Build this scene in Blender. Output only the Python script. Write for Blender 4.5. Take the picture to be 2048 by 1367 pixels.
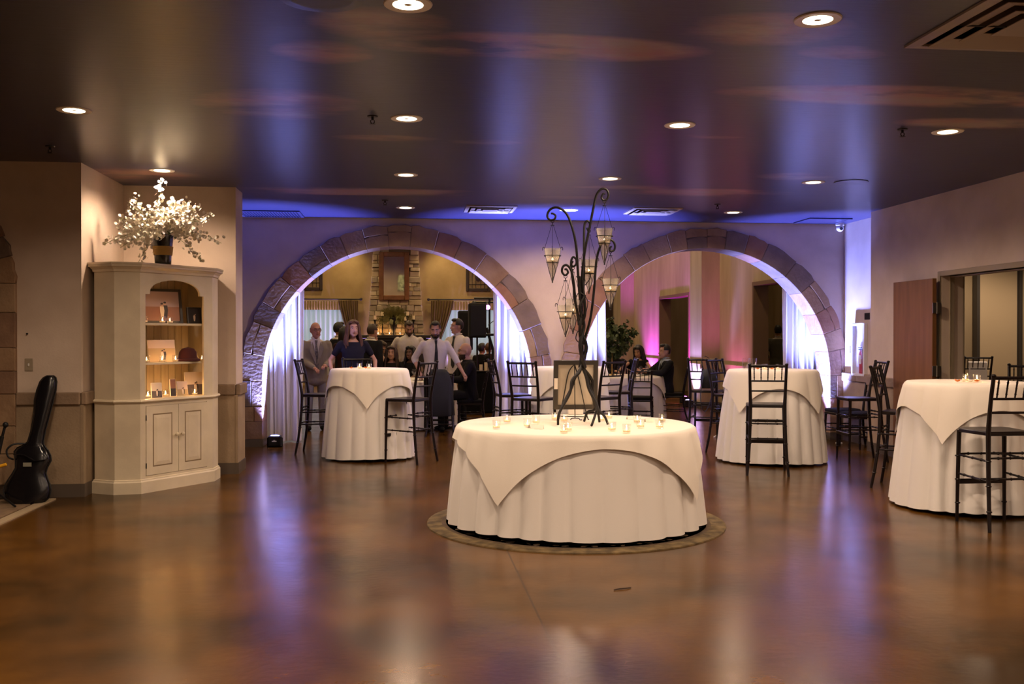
import bpy, bmesh, math, random
from math import sin, cos, pi, radians as R, sqrt, atan2, hypot
from mathutils import Vector, Matrix

for _o in list(bpy.data.objects):
    bpy.data.objects.remove(_o, do_unlink=True)
SC = bpy.context.scene
COL = SC.collection

# ---------------------------------------------------------------- camera
FPX, CX, CY, HCAM = 1945.0, 1024.0, 683.5, 1.465
YAW, PITCH = math.atan(216 / FPX), math.atan((CY - 672) / FPX)
cam_d = bpy.data.cameras.new('camera')
cam_d.sensor_width = 36.0
cam_d.lens = FPX / 2048 * 36.0
cam_d.clip_end = 200
cam = bpy.data.objects.new('camera', cam_d)
COL.objects.link(cam)
cam.location = (0, 0, HCAM)
cam.rotation_euler = (pi / 2 - PITCH, 0, -YAW)
SC.camera = cam

# ---------------------------------------------------------------- world (pale dusk outside the windows)
W = bpy.data.worlds.new('world')
SC.world = W
W.use_nodes = True
_bg = W.node_tree.nodes['Background']
_bg.inputs['Color'].default_value = (0.62, 0.82, 0.95, 1)
_bg.inputs['Strength'].default_value = 0.95

# ---------------------------------------------------------------- exposure
SC.view_settings.view_transform = 'Standard'
SC.view_settings.look = 'None'
SC.view_settings.gamma = 1.0
SC.view_settings.use_curve_mapping = False
SC.view_settings.exposure = 0.0

# light levels and colours used by the lamps further down
CAN_W, CAN_COL = 125.0, (1.0, 0.73, 0.52)
PAR_W, PAR_COL = 3800.0, (0.21, 0.27, 1.0)
HALL_W, HALL_COL = 150.0, (1.0, 0.71, 0.36)
MAG_COL = (0.66, 0.07, 1.0)

# ---------------------------------------------------------------- pixel -> point helpers (photo is 2048 x 1367)
_fw = Vector((sin(YAW) * cos(PITCH), cos(YAW) * cos(PITCH), -sin(PITCH)))
_rt = Vector((cos(YAW), -sin(YAW), 0))
_up = _rt.cross(_fw)
CAMP = Vector((0, 0, HCAM))

def P(x, y, X=None, Y=None, Z=None):
    r = _fw + _rt * ((x - CX) / FPX) + _up * ((CY - y) / FPX)
    t = X / r.x if X is not None else Y / r.y if Y is not None else (Z - HCAM) / r.z
    return CAMP + r * t

def PP(x, y, p0, n):
    r = _fw + _rt * ((x - CX) / FPX) + _up * ((CY - y) / FPX)
    return CAMP + r * ((p0 - CAMP).dot(n) / r.dot(n))

def depth(X, Y):
    return (Vector((X, Y, HCAM)) - CAMP).dot(_fw)

def at(px, Y):
    return P(px, 672, Y=Y).x

# ---------------------------------------------------------------- mesh helpers
class MB:
    def __init__(s):
        s.v, s.f, s.m = [], [], []
    def add(s, vs, fs, mi=0):
        b = len(s.v)
        s.v += [tuple(v) for v in vs]
        for f in fs:
            s.f.append(tuple(b + i for i in f)); s.m.append(mi)
        return s
    def box(s, x0, x1, y0, y1, z0, z1, mi=0):
        return s.add([(x0,y0,z0),(x1,y0,z0),(x1,y1,z0),(x0,y1,z0),(x0,y0,z1),(x1,y0,z1),(x1,y1,z1),(x0,y1,z1)],
                     [(0,3,2,1),(4,5,6,7),(0,1,5,4),(1,2,6,5),(2,3,7,6),(3,0,4,7)], mi)
    def obox(s, c, sx, sy, sz, M=None, mi=0):
        b = MB().box(-sx/2, sx/2, -sy/2, sy/2, -sz/2, sz/2)
        M = M or Matrix()
        return s.add([M @ Vector(v) + Vector(c) for v in b.v], b.f, mi)
    def tube(s, pts, rad, n=8, caps=True, mi=0, closed=False, flat=1.0):
        pts = [Vector(p) for p in pts]
        if not hasattr(rad, '__len__'): rad = [rad] * len(pts)
        L = len(pts); t0 = None; rings = []; nrm = None
        for i in range(L):
            if closed: t = pts[(i+1) % L] - pts[i-1]
            else: t = pts[min(i+1, L-1)] - pts[max(i-1, 0)]
            if t.length < 1e-9: t = Vector((0, 0, 1))
            t.normalize()
            if nrm is None:
                a = Vector((0, 0, 1)) if abs(t.z) < .9 else Vector((1, 0, 0))
                nrm = t.cross(a).normalized()
            else:
                nrm = (nrm - t * nrm.dot(t))
                if nrm.length < 1e-6: nrm = t.orthogonal()
                nrm.normalize()
            b = t.cross(nrm)
            rings.append([pts[i] + (nrm * cos(2*pi*k/n) + b * sin(2*pi*k/n) * flat) * rad[i] for k in range(n)])
        vs = [p for r in rings for p in r]; fs = []
        for i in range(L if closed else L - 1):
            j = (i + 1) % L
            for k in range(n):
                fs.append((i*n + k, i*n + (k+1) % n, j*n + (k+1) % n, j*n + k))
        if caps and not closed:
            fs.append(tuple(range(n))[::-1]); fs.append(tuple((L-1)*n + k for k in range(n)))
        return s.add(vs, fs, mi)
    def lathe(s, prof, n=16, c=(0, 0, 0), mi=0, M=None):
        c = Vector(c); vs, fs = [], []
        for r, z in prof:
            for k in range(n):
                p = Vector((r*cos(2*pi*k/n), r*sin(2*pi*k/n), z))
                vs.append((M @ p if M else p) + c)
        L = len(prof)
        for i in range(L - 1):
            for k in range(n):
                fs.append((i*n+k, i*n+(k+1) % n, (i+1)*n+(k+1) % n, (i+1)*n+k))
        if prof[0][0] > 1e-5: fs.append(tuple(range(n))[::-1])
        if prof[-1][0] > 1e-5: fs.append(tuple((L-1)*n+k for k in range(n)))
        return s.add(vs, fs, mi)
    def ell(s, c, rx, ry, rz, n=12, m=8, mi=0, M=None, keep=None):
        c = Vector(c); vs, fs = [], []
        for i in range(m + 1):
            a = -pi/2 + pi * i / m
            for k in range(n):
                b = 2*pi*k/n
                vs.append(Vector((rx*cos(a)*cos(b), ry*cos(a)*sin(b), rz*sin(a))))
        for i in range(m):
            for k in range(n):
                f = (i*n+k, i*n+(k+1) % n, (i+1)*n+(k+1) % n, (i+1)*n+k)
                if keep:
                    q = sum((vs[j] for j in f), Vector()) / 4
                    if not keep(q): continue
                fs.append(f)
        return s.add([(M @ p if M else p) + c for p in vs], fs, mi)
    def loft(s, rings, mi=0, caps=True):
        n = len(rings[0]); vs = [p for r in rings for p in r]; fs = []
        for i in range(len(rings) - 1):
            for k in range(n):
                fs.append((i*n+k, i*n+(k+1) % n, (i+1)*n+(k+1) % n, (i+1)*n+k))
        if caps:
            fs.append(tuple(range(n))[::-1]); fs.append(tuple((len(rings)-1)*n+k for k in range(n)))
        return s.add(vs, fs, mi)
    def prism(s, poly, d0, d1, f=None, mi=0):
        f = f or (lambda a, b, d: (a, b, d))
        n = len(poly)
        return s.add([f(a, b, d0) for a, b in poly] + [f(a, b, d1) for a, b in poly],
                     [tuple(range(n))[::-1], tuple(range(n, 2*n))] + [(i, (i+1) % n, n+(i+1) % n, n+i) for i in range(n)], mi)
    def grid(s, fn, nu, nv, cu=False, mi=0):
        vs = [fn(i / (nu if cu else nu - 1), j / (nv - 1)) for j in range(nv) for i in range(nu)]
        fs = []
        for j in range(nv - 1):
            for i in range(nu if cu else nu - 1):
                fs.append((j*nu+i, j*nu+(i+1) % nu, (j+1)*nu+(i+1) % nu, (j+1)*nu+i))
        return s.add(vs, fs, mi)
    def xf(s, M):
        s.v = [tuple(M @ Vector(v)) for v in s.v]; return s
    def join(s, o, mi=None):
        b = len(s.v); s.v += o.v
        for f, m in zip(o.f, o.m):
            s.f.append(tuple(b + i for i in f)); s.m.append(m if mi is None else mi)
        return s
    def mesh(s, name, mats, smooth=False, bevel=0, seg=1, recalc=True, ang=40):
        me = bpy.data.meshes.new(name)
        me.from_pydata(s.v, [], s.f)
        for m in (mats if isinstance(mats, (list, tuple)) else [mats]): me.materials.append(m)
        me.polygons.foreach_set('material_index', s.m)
        if recalc or bevel:
            bm = bmesh.new(); bm.from_mesh(me)
            if bevel:
                bmesh.ops.remove_doubles(bm, verts=bm.verts, dist=1e-5)
            bmesh.ops.recalc_face_normals(bm, faces=bm.faces)
            if bevel:
                es = [e for e in bm.edges if len(e.link_faces) == 2 and e.calc_face_angle(0) > .5]
                bmesh.ops.bevel(bm, geom=es, offset=bevel, segments=seg, affect='EDGES', profile=.7, clamp_overlap=True)
            bm.to_mesh(me); bm.free()
        if smooth:
            me.polygons.foreach_set('use_smooth', [True] * len(me.polygons))
            if ang < 180: me.set_sharp_from_angle(angle=R(ang))
        me.update()
        return me
    def build(s, name, mats, parent=None, smooth=False, bevel=0, loc=None, rot=None, **k):
        return put(name, s.mesh(name, mats, smooth, bevel, **k), parent, loc, rot)

def put(name, me, parent=None, loc=None, rot=None):
    o = bpy.data.objects.new(name, me); COL.objects.link(o)
    if parent: o.parent = parent
    if loc is not None: o.location = loc
    if rot is not None: o.rotation_euler = rot
    return o

def tag(o, label, cat, group=None, kind=None):
    o['label'] = label; o['category'] = cat
    if group: o['group'] = group
    if kind: o['kind'] = kind
    return o

def thing(name, label, cat, loc=(0, 0, 0), rz=0, group=None):
    o = bpy.data.objects.new(name, None); COL.objects.link(o)
    o.empty_display_size = .1
    o.location = loc; o.rotation_euler = (0, 0, rz)
    return tag(o, label, cat, group)

def struct(o):
    o['kind'] = 'structure'; return o

def copy_tree(o, parent=None, kids=None):
    c = o.copy(); COL.objects.link(c)
    c.parent = parent
    for ch in KIDS(o): copy_tree(ch, c)
    return c
def KIDS(o): return [x for x in o.children]

def lamp(name, kind, energy, col, parent=None, loc=(0, 0, 0), rot=(0, 0, 0), **k):
    l = bpy.data.lights.new(name, kind)
    l.energy = energy; l.color = col
    for a, b in k.items(): setattr(l, a, b)
    o = bpy.data.objects.new(name, l); COL.objects.link(o)
    o.location = loc; o.rotation_euler = rot
    if parent: o.parent = parent
    return o

# ---------------------------------------------------------------- materials
def M(name, col, rough=.5, metal=0., spec=.5, col2=None, vs=4., vdetail=4., bump=0., bs=40., stretch=(1, 1, 1),
      emit=None, es=0., lo=.35, hi=.65, coat=0., alpha=None, sheen=0.):
    m = bpy.data.materials.new(name); m.use_nodes = True
    nt = m.node_tree; N = nt.nodes; L = nt.links
    b = N['Principled BSDF']
    b.inputs['Base Color'].default_value = (*col, 1)
    b.inputs['Roughness'].default_value = rough
    b.inputs['Metallic'].default_value = metal
    b.inputs['Specular IOR Level'].default_value = spec
    if coat: b.inputs['Coat Weight'].default_value = coat; b.inputs['Coat Roughness'].default_value = .15
    if sheen: b.inputs['Sheen Weight'].default_value = sheen
    tc = mp = None
    if col2 or bump:
        tc = N.new('ShaderNodeTexCoord'); mp = N.new('ShaderNodeMapping')
        mp.inputs['Scale'].default_value = stretch
        L.new(tc.outputs['Object'], mp.inputs['Vector'])
    if col2:
        nz = N.new('ShaderNodeTexNoise'); nz.inputs['Scale'].default_value = vs; nz.inputs['Detail'].default_value = vdetail
        L.new(mp.outputs['Vector'], nz.inputs['Vector'])
        cr = N.new('ShaderNodeValToRGB')
        cr.color_ramp.elements[0].position = lo; cr.color_ramp.elements[0].color = (*col, 1)
        cr.color_ramp.elements[1].position = hi; cr.color_ramp.elements[1].color = (*col2, 1)
        L.new(nz.outputs['Fac'], cr.inputs['Fac']); L.new(cr.outputs['Color'], b.inputs['Base Color'])
    if bump:
        nb = N.new('ShaderNodeTexNoise'); nb.inputs['Scale'].default_value = bs; nb.inputs['Detail'].default_value = 3
        L.new(mp.outputs['Vector'], nb.inputs['Vector'])
        bp = N.new('ShaderNodeBump'); bp.inputs['Strength'].default_value = bump; bp.inputs['Distance'].default_value = .01
        L.new(nb.outputs['Fac'], bp.inputs['Height']); L.new(bp.outputs['Normal'], b.inputs['Normal'])
    if emit:
        b.inputs['Emission Color'].default_value = (*emit, 1); b.inputs['Emission Strength'].default_value = es
    return m

def glassy(name, tint=(1, 1, 1), gloss=.12, rough=.02):
    """clear glass as a see-through sheet with a Fresnel sheen"""
    m = bpy.data.materials.new(name); m.use_nodes = True
    nt = m.node_tree; N = nt.nodes; L = nt.links
    N.remove(N['Principled BSDF']); out = N['Material Output']
    t = N.new('ShaderNodeBsdfTransparent'); t.inputs['Color'].default_value = (*tint, 1)
    g = N.new('ShaderNodeBsdfGlossy'); g.inputs['Roughness'].default_value = rough
    fr = N.new('ShaderNodeLayerWeight'); fr.inputs['Blend'].default_value = .12
    ad = N.new('ShaderNodeMath'); ad.operation = 'MULTIPLY_ADD'; ad.inputs[1].default_value = .30; ad.inputs[2].default_value = gloss; ad.use_clamp = True
    mx = N.new('ShaderNodeMixShader')
    L.new(fr.outputs['Facing'], ad.inputs[0]); L.new(ad.outputs[0], mx.inputs['Fac'])
    L.new(t.outputs[0], mx.inputs[1]); L.new(g.outputs[0], mx.inputs[2]); L.new(mx.outputs[0], out.inputs['Surface'])
    return m

def sheer(name, col, trans=.5):
    m = bpy.data.materials.new(name); m.use_nodes = True
    nt = m.node_tree; N = nt.nodes; L = nt.links
    b = N['Principled BSDF']; out = N['Material Output']
    b.inputs['Base Color'].default_value = (*col, 1); b.inputs['Roughness'].default_value = .9
    b.inputs['Specular IOR Level'].default_value = .1
    t = N.new('ShaderNodeBsdfTranslucent'); t.inputs['Color'].default_value = (*col, 1)
    mx = N.new('ShaderNodeMixShader'); mx.inputs['Fac'].default_value = trans
    L.new(b.outputs[0], mx.inputs[1]); L.new(t.outputs[0], mx.inputs[2]); L.new(mx.outputs[0], out.inputs['Surface'])
    return m

m_plaster = M('plaster', (.50, .39, .30), .75, col2=(.63, .51, .41), vs=1.6, vdetail=6, bump=.10, bs=60)
m_hallwall = M('hall_plaster', (.34, .235, .095), .8, col2=(.48, .35, .16), vs=1.2, vdetail=6, bump=.2, bs=40)
m_wains = M('wainscot_stone', (.27, .19, .115), .7, col2=(.36, .26, .16), vs=3, vdetail=8, bump=.3, bs=50)
m_cap = M('cap_stone', (.20, .135, .085), .7, col2=(.28, .19, .12), vs=4, vdetail=6, bump=.4, bs=40)
m_baseb = M('baseboard_paint', (.085, .062, .045), .55)
m_stone = [M('arch_stone_%s' % n, a, .8, col2=b, vs=5, vdetail=8, bump=.6, bs=25) for n, a, b in (
    ('tan', (.24, .14, .075), (.32, .20, .11)), ('brown', (.18, .10, .06), (.25, .145, .085)),
    ('rust', (.23, .105, .055), (.29, .15, .08)), ('grey', (.14, .095, .07), (.20, .135, .10)),
    ('buff', (.28, .18, .10), (.35, .23, .135)))]
m_mortar = M('mortar', (.10, .07, .05), .9)
m_chimstone = [M('ledge_stone_%s' % n, a, .85, col2=b, vs=6, vdetail=6, bump=.5, bs=20) for n, a, b in (
    ('pale', (.46, .37, .24), (.55, .45, .31)), ('tan', (.36, .27, .16), (.45, .35, .22)), ('grey', (.27, .22, .15), (.36, .29, .2)))]
m_white = M('white_paint', (.75, .73, .70), .5)
m_cloth = M('white_linen', (.80, .76, .72), .85, spec=.2, bump=.08, bs=220, sheen=.2)
m_over = M('ivory_linen', (.82, .75, .66), .8, spec=.25, bump=.08, bs=220, sheen=.2)
m_black = M('black_plastic', (.008, .008, .009), .45, spec=.3)
m_iron = M('wrought_iron', (.007, .005, .004), .5, metal=.3, bump=.3, bs=80)
m_chair = M('dark_mahogany', (.007, .003, .003), .34, spec=.3)
m_cush = M('black_cushion', (.005, .004, .005), .9, spec=.2)
m_glass = glassy('clear_glass', (1, 1, 1), .06)
m_wax = sheer('candle_wax', (.88, .78, .60), .45)
m_flame = M('flame', (1, .7, .3), .5, emit=(1.0, .66, .28), es=26)
m_metal = M('brushed_steel', (.45, .43, .40), .35, metal=1)
m_gold = M('gold_metal', (.55, .36, .12), .35, metal=1)
m_drape = sheer('arch_drape', (.74, .71, .72), .30)
m_cream = M('distressed_cream', (.56, .47, .33), .55, col2=(.68, .58, .41), vs=3, vdetail=8, bump=.05, bs=70)
m_creamw = m_cream
m_glaze_shade = M('worn_glaze_and_shade', (.22, .15, .08), .7)  # worn antique glaze, with the groove shade put into the colour
m_green = M('leaf_green', (.035, .06, .018), .55, col2=(.07, .10, .03), vs=30)
m_stem = M('stem_green', (.10, .16, .03), .6)
m_wood = M('door_veneer', (.17, .070, .020), .5, col2=(.22, .095, .030), vs=2.5, vdetail=8, stretch=(6, 6, .6))
# ================================================================ STRUCTURE
H, HH = 3.05, 5.2
YA, TA = 13.2, .40            # arch wall front face and thickness
XR, XN, XH = 5.93, 6.2, 6.4   # right wall, nook wall, hall side wall
YF = 29.5                     # far hall wall

def floor_material():
    m = M('stained_concrete', (.1, .05, .02), .2)
    nt = m.node_tree; N = nt.nodes; L = nt.links; b = N['Principled BSDF']
    tc = N.new('ShaderNodeTexCoord')
    n1 = N.new('ShaderNodeTexNoise'); n1.inputs['Scale'].default_value = .9; n1.inputs['Detail'].default_value = 9; n1.inputs['Roughness'].default_value = .62
    L.new(tc.outputs['Object'], n1.inputs['Vector'])
    cr = N.new('ShaderNodeValToRGB'); E = cr.color_ramp.elements
    E[0].position = .36; E[0].color = (.030, .0145, .0020, 1); E[1].position = .66; E[1].color = (.125, .053, .0075, 1)
    e = E.new(.5); e.color = (.074, .031, .0050, 1)
    L.new(n1.outputs['Fac'], cr.inputs['Fac'])
    # saw-cut control joints
    sp = N.new('ShaderNodeSeparateXYZ'); L.new(tc.outputs['Object'], sp.inputs[0])
    def joint(out, off, per):
        a = N.new('ShaderNodeMath'); a.operation = 'ADD'; a.inputs[1].default_value = off; L.new(out, a.inputs[0])
        mo = N.new('ShaderNodeMath'); mo.operation = 'PINGPONG'; mo.inputs[1].default_value = per / 2; L.new(a.outputs[0], mo.inputs[0])
        lt = N.new('ShaderNodeMath'); lt.operation = 'LESS_THAN'; lt.inputs[1].default_value = .006; L.new(mo.outputs[0], lt.inputs[0])
        return lt.outputs[0]
    j1 = joint(sp.outputs['Y'], -7.72 + 40, 4.0); j2 = joint(sp.outputs['X'], 40.9, 5.2)
    mx = N.new('ShaderNodeMath'); mx.operation = 'MAXIMUM'; L.new(j1, mx.inputs[0]); L.new(j2, mx.inputs[1])
    mul = N.new('ShaderNodeMath'); mul.operation = 'MULTIPLY'; mul.inputs[1].default_value = .65; L.new(mx.outputs[0], mul.inputs[0])
    mix = N.new('ShaderNodeMixRGB'); mix.inputs['Color2'].default_value = (.02, .01, .005, 1)
    L.new(mul.outputs[0], mix.inputs['Fac']); L.new(cr.outputs['Color'], mix.inputs['Color1']); L.new(mix.outputs[0], b.inputs['Base Color'])
    n2 = N.new('ShaderNodeTexNoise'); n2.inputs['Scale'].default_value = 3.5; n2.inputs['Detail'].default_value = 6
    L.new(tc.outputs['Object'], n2.inputs['Vector'])
    mr = N.new('ShaderNodeMapRange'); mr.inputs['To Min'].default_value = .17; mr.inputs['To Max'].default_value = .28
    L.new(n2.outputs['Fac'], mr.inputs['Value']); L.new(mr.outputs[0], b.inputs['Roughness'])
    n3 = N.new('ShaderNodeTexNoise'); n3.inputs['Scale'].default_value = 22; n3.inputs['Detail'].default_value = 3
    L.new(tc.outputs['Object'], n3.inputs['Vector'])
    bp = N.new('ShaderNodeBump'); bp.inputs['Strength'].default_value = .12; bp.inputs['Distance'].default_value = .004
    L.new(n3.outputs['Fac'], bp.inputs['Height']); L.new(bp.outputs[0], b.inputs['Normal'])
    b.inputs['Specular IOR Level'].default_value = .24; b.inputs['Specular Tint'].default_value = (1, .80, .62, 1)
    return m

def ceiling_material():
    """dusk sky mural in semi-gloss paint: navy-plum ground, drifts of pinkish cloud"""
    m = M('sky_mural', (.02, .02, .03), .33)
    nt = m.node_tree; N = nt.nodes; L = nt.links; b = N['Principled BSDF']
    tc = N.new('ShaderNodeTexCoord')
    def noise(scale, detail, st):
        mp = N.new('ShaderNodeMapping'); mp.inputs['Scale'].default_value = st; L.new(tc.outputs['Object'], mp.inputs[0])
        n = N.new('ShaderNodeTexNoise'); n.inputs['Scale'].default_value = scale; n.inputs['Detail'].default_value = detail
        n.inputs['Roughness'].default_value = .6; L.new(mp.outputs[0], n.inputs['Vector']); return n.outputs['Fac']
    def math_(op, a, bb):
        n = N.new('ShaderNodeMath'); n.operation = op
        for i, x in enumerate((a, bb)):
            if isinstance(x, (int, float)): n.inputs[i].default_value = x
            else: L.new(x, n.inputs[i])
        return n.outputs[0]
    base = N.new('ShaderNodeValToRGB'); E = base.color_ramp.elements
    E[0].position = .3; E[0].color = (.017, .018, .048, 1); E[1].position = .75; E[1].color = (.034, .030, .078, 1)
    L.new(noise(.5, 6, (1, 1.6, 1)), base.inputs['Fac'])
    wisp = noise(1.0, 8, (.9, 2.2, 1))
    sp = N.new('ShaderNodeSeparateXYZ'); L.new(tc.outputs['Object'], sp.inputs[0])
    total = None
    for (px, py, rx, ry, s) in ((1075, 95, .95, .26, 1.), (1880, 195, 1.5, .28, 1.), (1990, 248, .8, .2, .7), (760, 48, .38, .3, .6), (645, 105, .3, .25, .6),
                                (1420, 385, 1.0, .30, .9), (1600, 352, .45, .28, .7), (720, 383, 1.7, .30, .8), (770, 276, .45, .14, .6),
                                (970, 284, .35, .12, .5), (1430, 272, .3, .12, .5), (1260, 375, .7, .2, .5), (1530, 60, .5, .3, .5), (1690, 105, .3, .15, .5),
                                (560, 210, .6, .5, .5), (250, 350, .8, .5, .5), (1150, 395, .5, .2, .3)):
        c = P(px, py, Z=H)
        dx = math_('DIVIDE', math_('SUBTRACT', sp.outputs['X'], c.x), rx)
        dy = math_('DIVIDE', math_('SUBTRACT', sp.outputs['Y'], c.y), ry)
        d = math_('ADD', math_('MULTIPLY', dx, dx), math_('MULTIPLY', dy, dy))
        g = math_('MULTIPLY', math_('MAXIMUM', math_('SUBTRACT', 1.25, d), 0.), s)
        total = g if total is None else math_('MAXIMUM', total, g)
    cl = math_('MULTIPLY', total, math_('SUBTRACT', math_('MULTIPLY', wisp, 3.6), 1.15))
    mr = N.new('ShaderNodeMapRange'); mr.inputs['From Min'].default_value = .12; mr.inputs['From Max'].default_value = .55; L.new(cl, mr.inputs['Value'])
    cc = N.new('ShaderNodeValToRGB'); E = cc.color_ramp.elements
    E[0].position = .35; E[0].color = (.33, .15, .12, 1); E[1].position = .65; E[1].color = (.30, .24, .19, 1)
    L.new(noise(2.2, 4, (1, 2, 1)), cc.inputs['Fac'])
    mix = N.new('ShaderNodeMixRGB'); L.new(mr.outputs[0], mix.inputs['Fac']); L.new(base.outputs[0], mix.inputs[1]); L.new(cc.outputs[0], mix.inputs[2])
    L.new(mix.outputs[0], b.inputs['Base Color'])
    bp = N.new('ShaderNodeBump'); bp.inputs['Strength'].default_value = .10; bp.inputs['Distance'].default_value = .006
    L.new(noise(18, 2, (.25, 1.6, 1)), bp.inputs['Height']); L.new(bp.outputs[0], b.inputs['Normal'])
    b.inputs['Roughness'].default_value = .30; b.inputs['Specular IOR Level'].default_value = .36
    return m

m_floor = floor_material(); m_ceil = ceiling_material()
struct(MB().box(-8.2, 12, -5.2, YF + .3, -.15, 0).build('floor', m_floor))
DIFF = [(2062, 46, .88), (980, 417, .62), (1305, 421, .62)]      # square air diffusers: photo pixel and size; the ceiling is cut open over them
_holes = [(c.x - s*.43, c.x + s*.43, c.y - s*.43, c.y + s*.43) for c, s in ((P(a, b_, Z=H), s_) for a, b_, s_ in DIFF)]
_cx = sorted([-8.2, 12] + [q for h_ in _holes for q in h_[:2]]); _cy = sorted([-5.2, YA + .1] + [q for h_ in _holes for q in h_[2:]])
_cb = MB()
for xa, xb in zip(_cx[:-1], _cx[1:]):
    for ya, yb in zip(_cy[:-1], _cy[1:]):
        if not any(h_[0] < (xa+xb)/2 < h_[1] and h_[2] < (ya+yb)/2 < h_[3] for h_ in _holes): _cb.box(xa, xb, ya, yb, H, H + .1)
struct(_cb.build('ceiling', m_ceil, recalc=False))
m_hallceil = M('hall_ceiling_paint', (.16, .12, .08), .8)
struct(MB().box(-8.2, 12, YA + .1, YF + .3, HH, HH + .1).build('ceiling_hall', m_hallceil))

# ---- arch wall: a plastered wall pierced by two round arches
ARCH = [(-.067, .876, 1.795, 2.085), (4.20, .91, 1.78, 2.06)]   # centre x, centre z, inner r, outer r
wall_arch = bpy.data.objects.new('wall_arch', None)
def arch_wall():
    b = MB(); cut = [(x, z, r + .16) for x, z, r, o in ARCH]
    xs = [-8.2]
    for x, z, r in cut:
        xs += [x - r * cos(pi * i / 40) for i in range(41)]
    xs.append(XN + .4); xs = sorted(xs)
    def bot(x, side):
        for cx, cz, r in cut:
            if abs(x - cx) < r - 1e-6: return cz + sqrt(max(0, r*r - (x-cx)**2))
            if abs(abs(x - cx) - r) < 1e-5 and ((x < cx) == (side > 0)): return cz
        return 0.
    for a, c in zip(xs[:-1], xs[1:]):
        if c - a < 1e-6: continue
        za, zc = bot(a, 1), bot(c, -1)
        b.add([(a, YA, za), (c, YA, zc), (c, YA, HH), (a, YA, HH)], [(0, 1, 2, 3)])
        b.add([(a, YA+TA, za), (c, YA+TA, zc), (c, YA+TA, HH), (a, YA+TA, HH)], [(3, 2, 1, 0)])
        b.add([(a, YA, za), (c, YA, zc), (c, YA+TA, zc), (a, YA+TA, za)], [(3, 2, 1, 0)])
    for cx, cz, r in cut:
        for s in (-1, 1):
            x = cx + s * r
            b.add([(x, YA, 0), (x, YA+TA, 0), (x, YA+TA, cz), (x, YA, cz)], [(0, 1, 2, 3)])
    o = b.build('wall_arch', m_plaster, recalc=False)
    return struct(o)
bpy.data.objects.remove(wall_arch)
wall_arch = arch_wall()

def stone_wedge(cx, cz, a0, a1, r0, r1, y0, y1, rng, ch=.006, amp=.012):
    """one arch stone: polar wedge through the wall with a chamfered, slightly uneven face"""
    n = 5
    def ring(y, ins, wob):
        pts = []
        for i in range(n):
            a = a0 + (a1 - a0) * i / (n - 1)
            a += (ins / r1) * (1 if i == 0 else -1 if i == n - 1 else 0)
            pts.append((a, r0 + ins + wob[i] * .3 if r0 > 0 else 0))
        for i in range(n - 1, -1, -1):
            a = a0 + (a1 - a0) * i / (n - 1)
            a += (ins / r1) * (1 if i == 0 else -1 if i == n - 1 else 0)
            pts.append((a, r1 - ins + wob[n + i]))
        return [Vector((cx - r * cos(a), y, cz + r * sin(a))) for a, r in pts]
    wob = [0] * n + [rng.uniform(-amp, amp) for _ in range(n)]
    wob[n] -= .012; wob[2*n - 1] -= .012
    yf = y0 - rng.uniform(0, .007)
    return MB().loft([ring(yf, ch, wob), ring(yf + ch * .7, 0, wob), ring(y1, 0, wob)])

def block_stone(x0, x1, z0, z1, y0, y1, rng, ch=.006):
    yf = y0 - rng.uniform(0, .007)
    def ring(y, i): return [Vector((x0+i, y, z0+i)), Vector((x1-i, y, z0+i)), Vector((x1-i, y, z1-i)), Vector((x0+i, y, z1-i))]
    return MB().loft([ring(yf, ch), ring(yf + ch * .7, 0), ring(y1, 0)])

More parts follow.
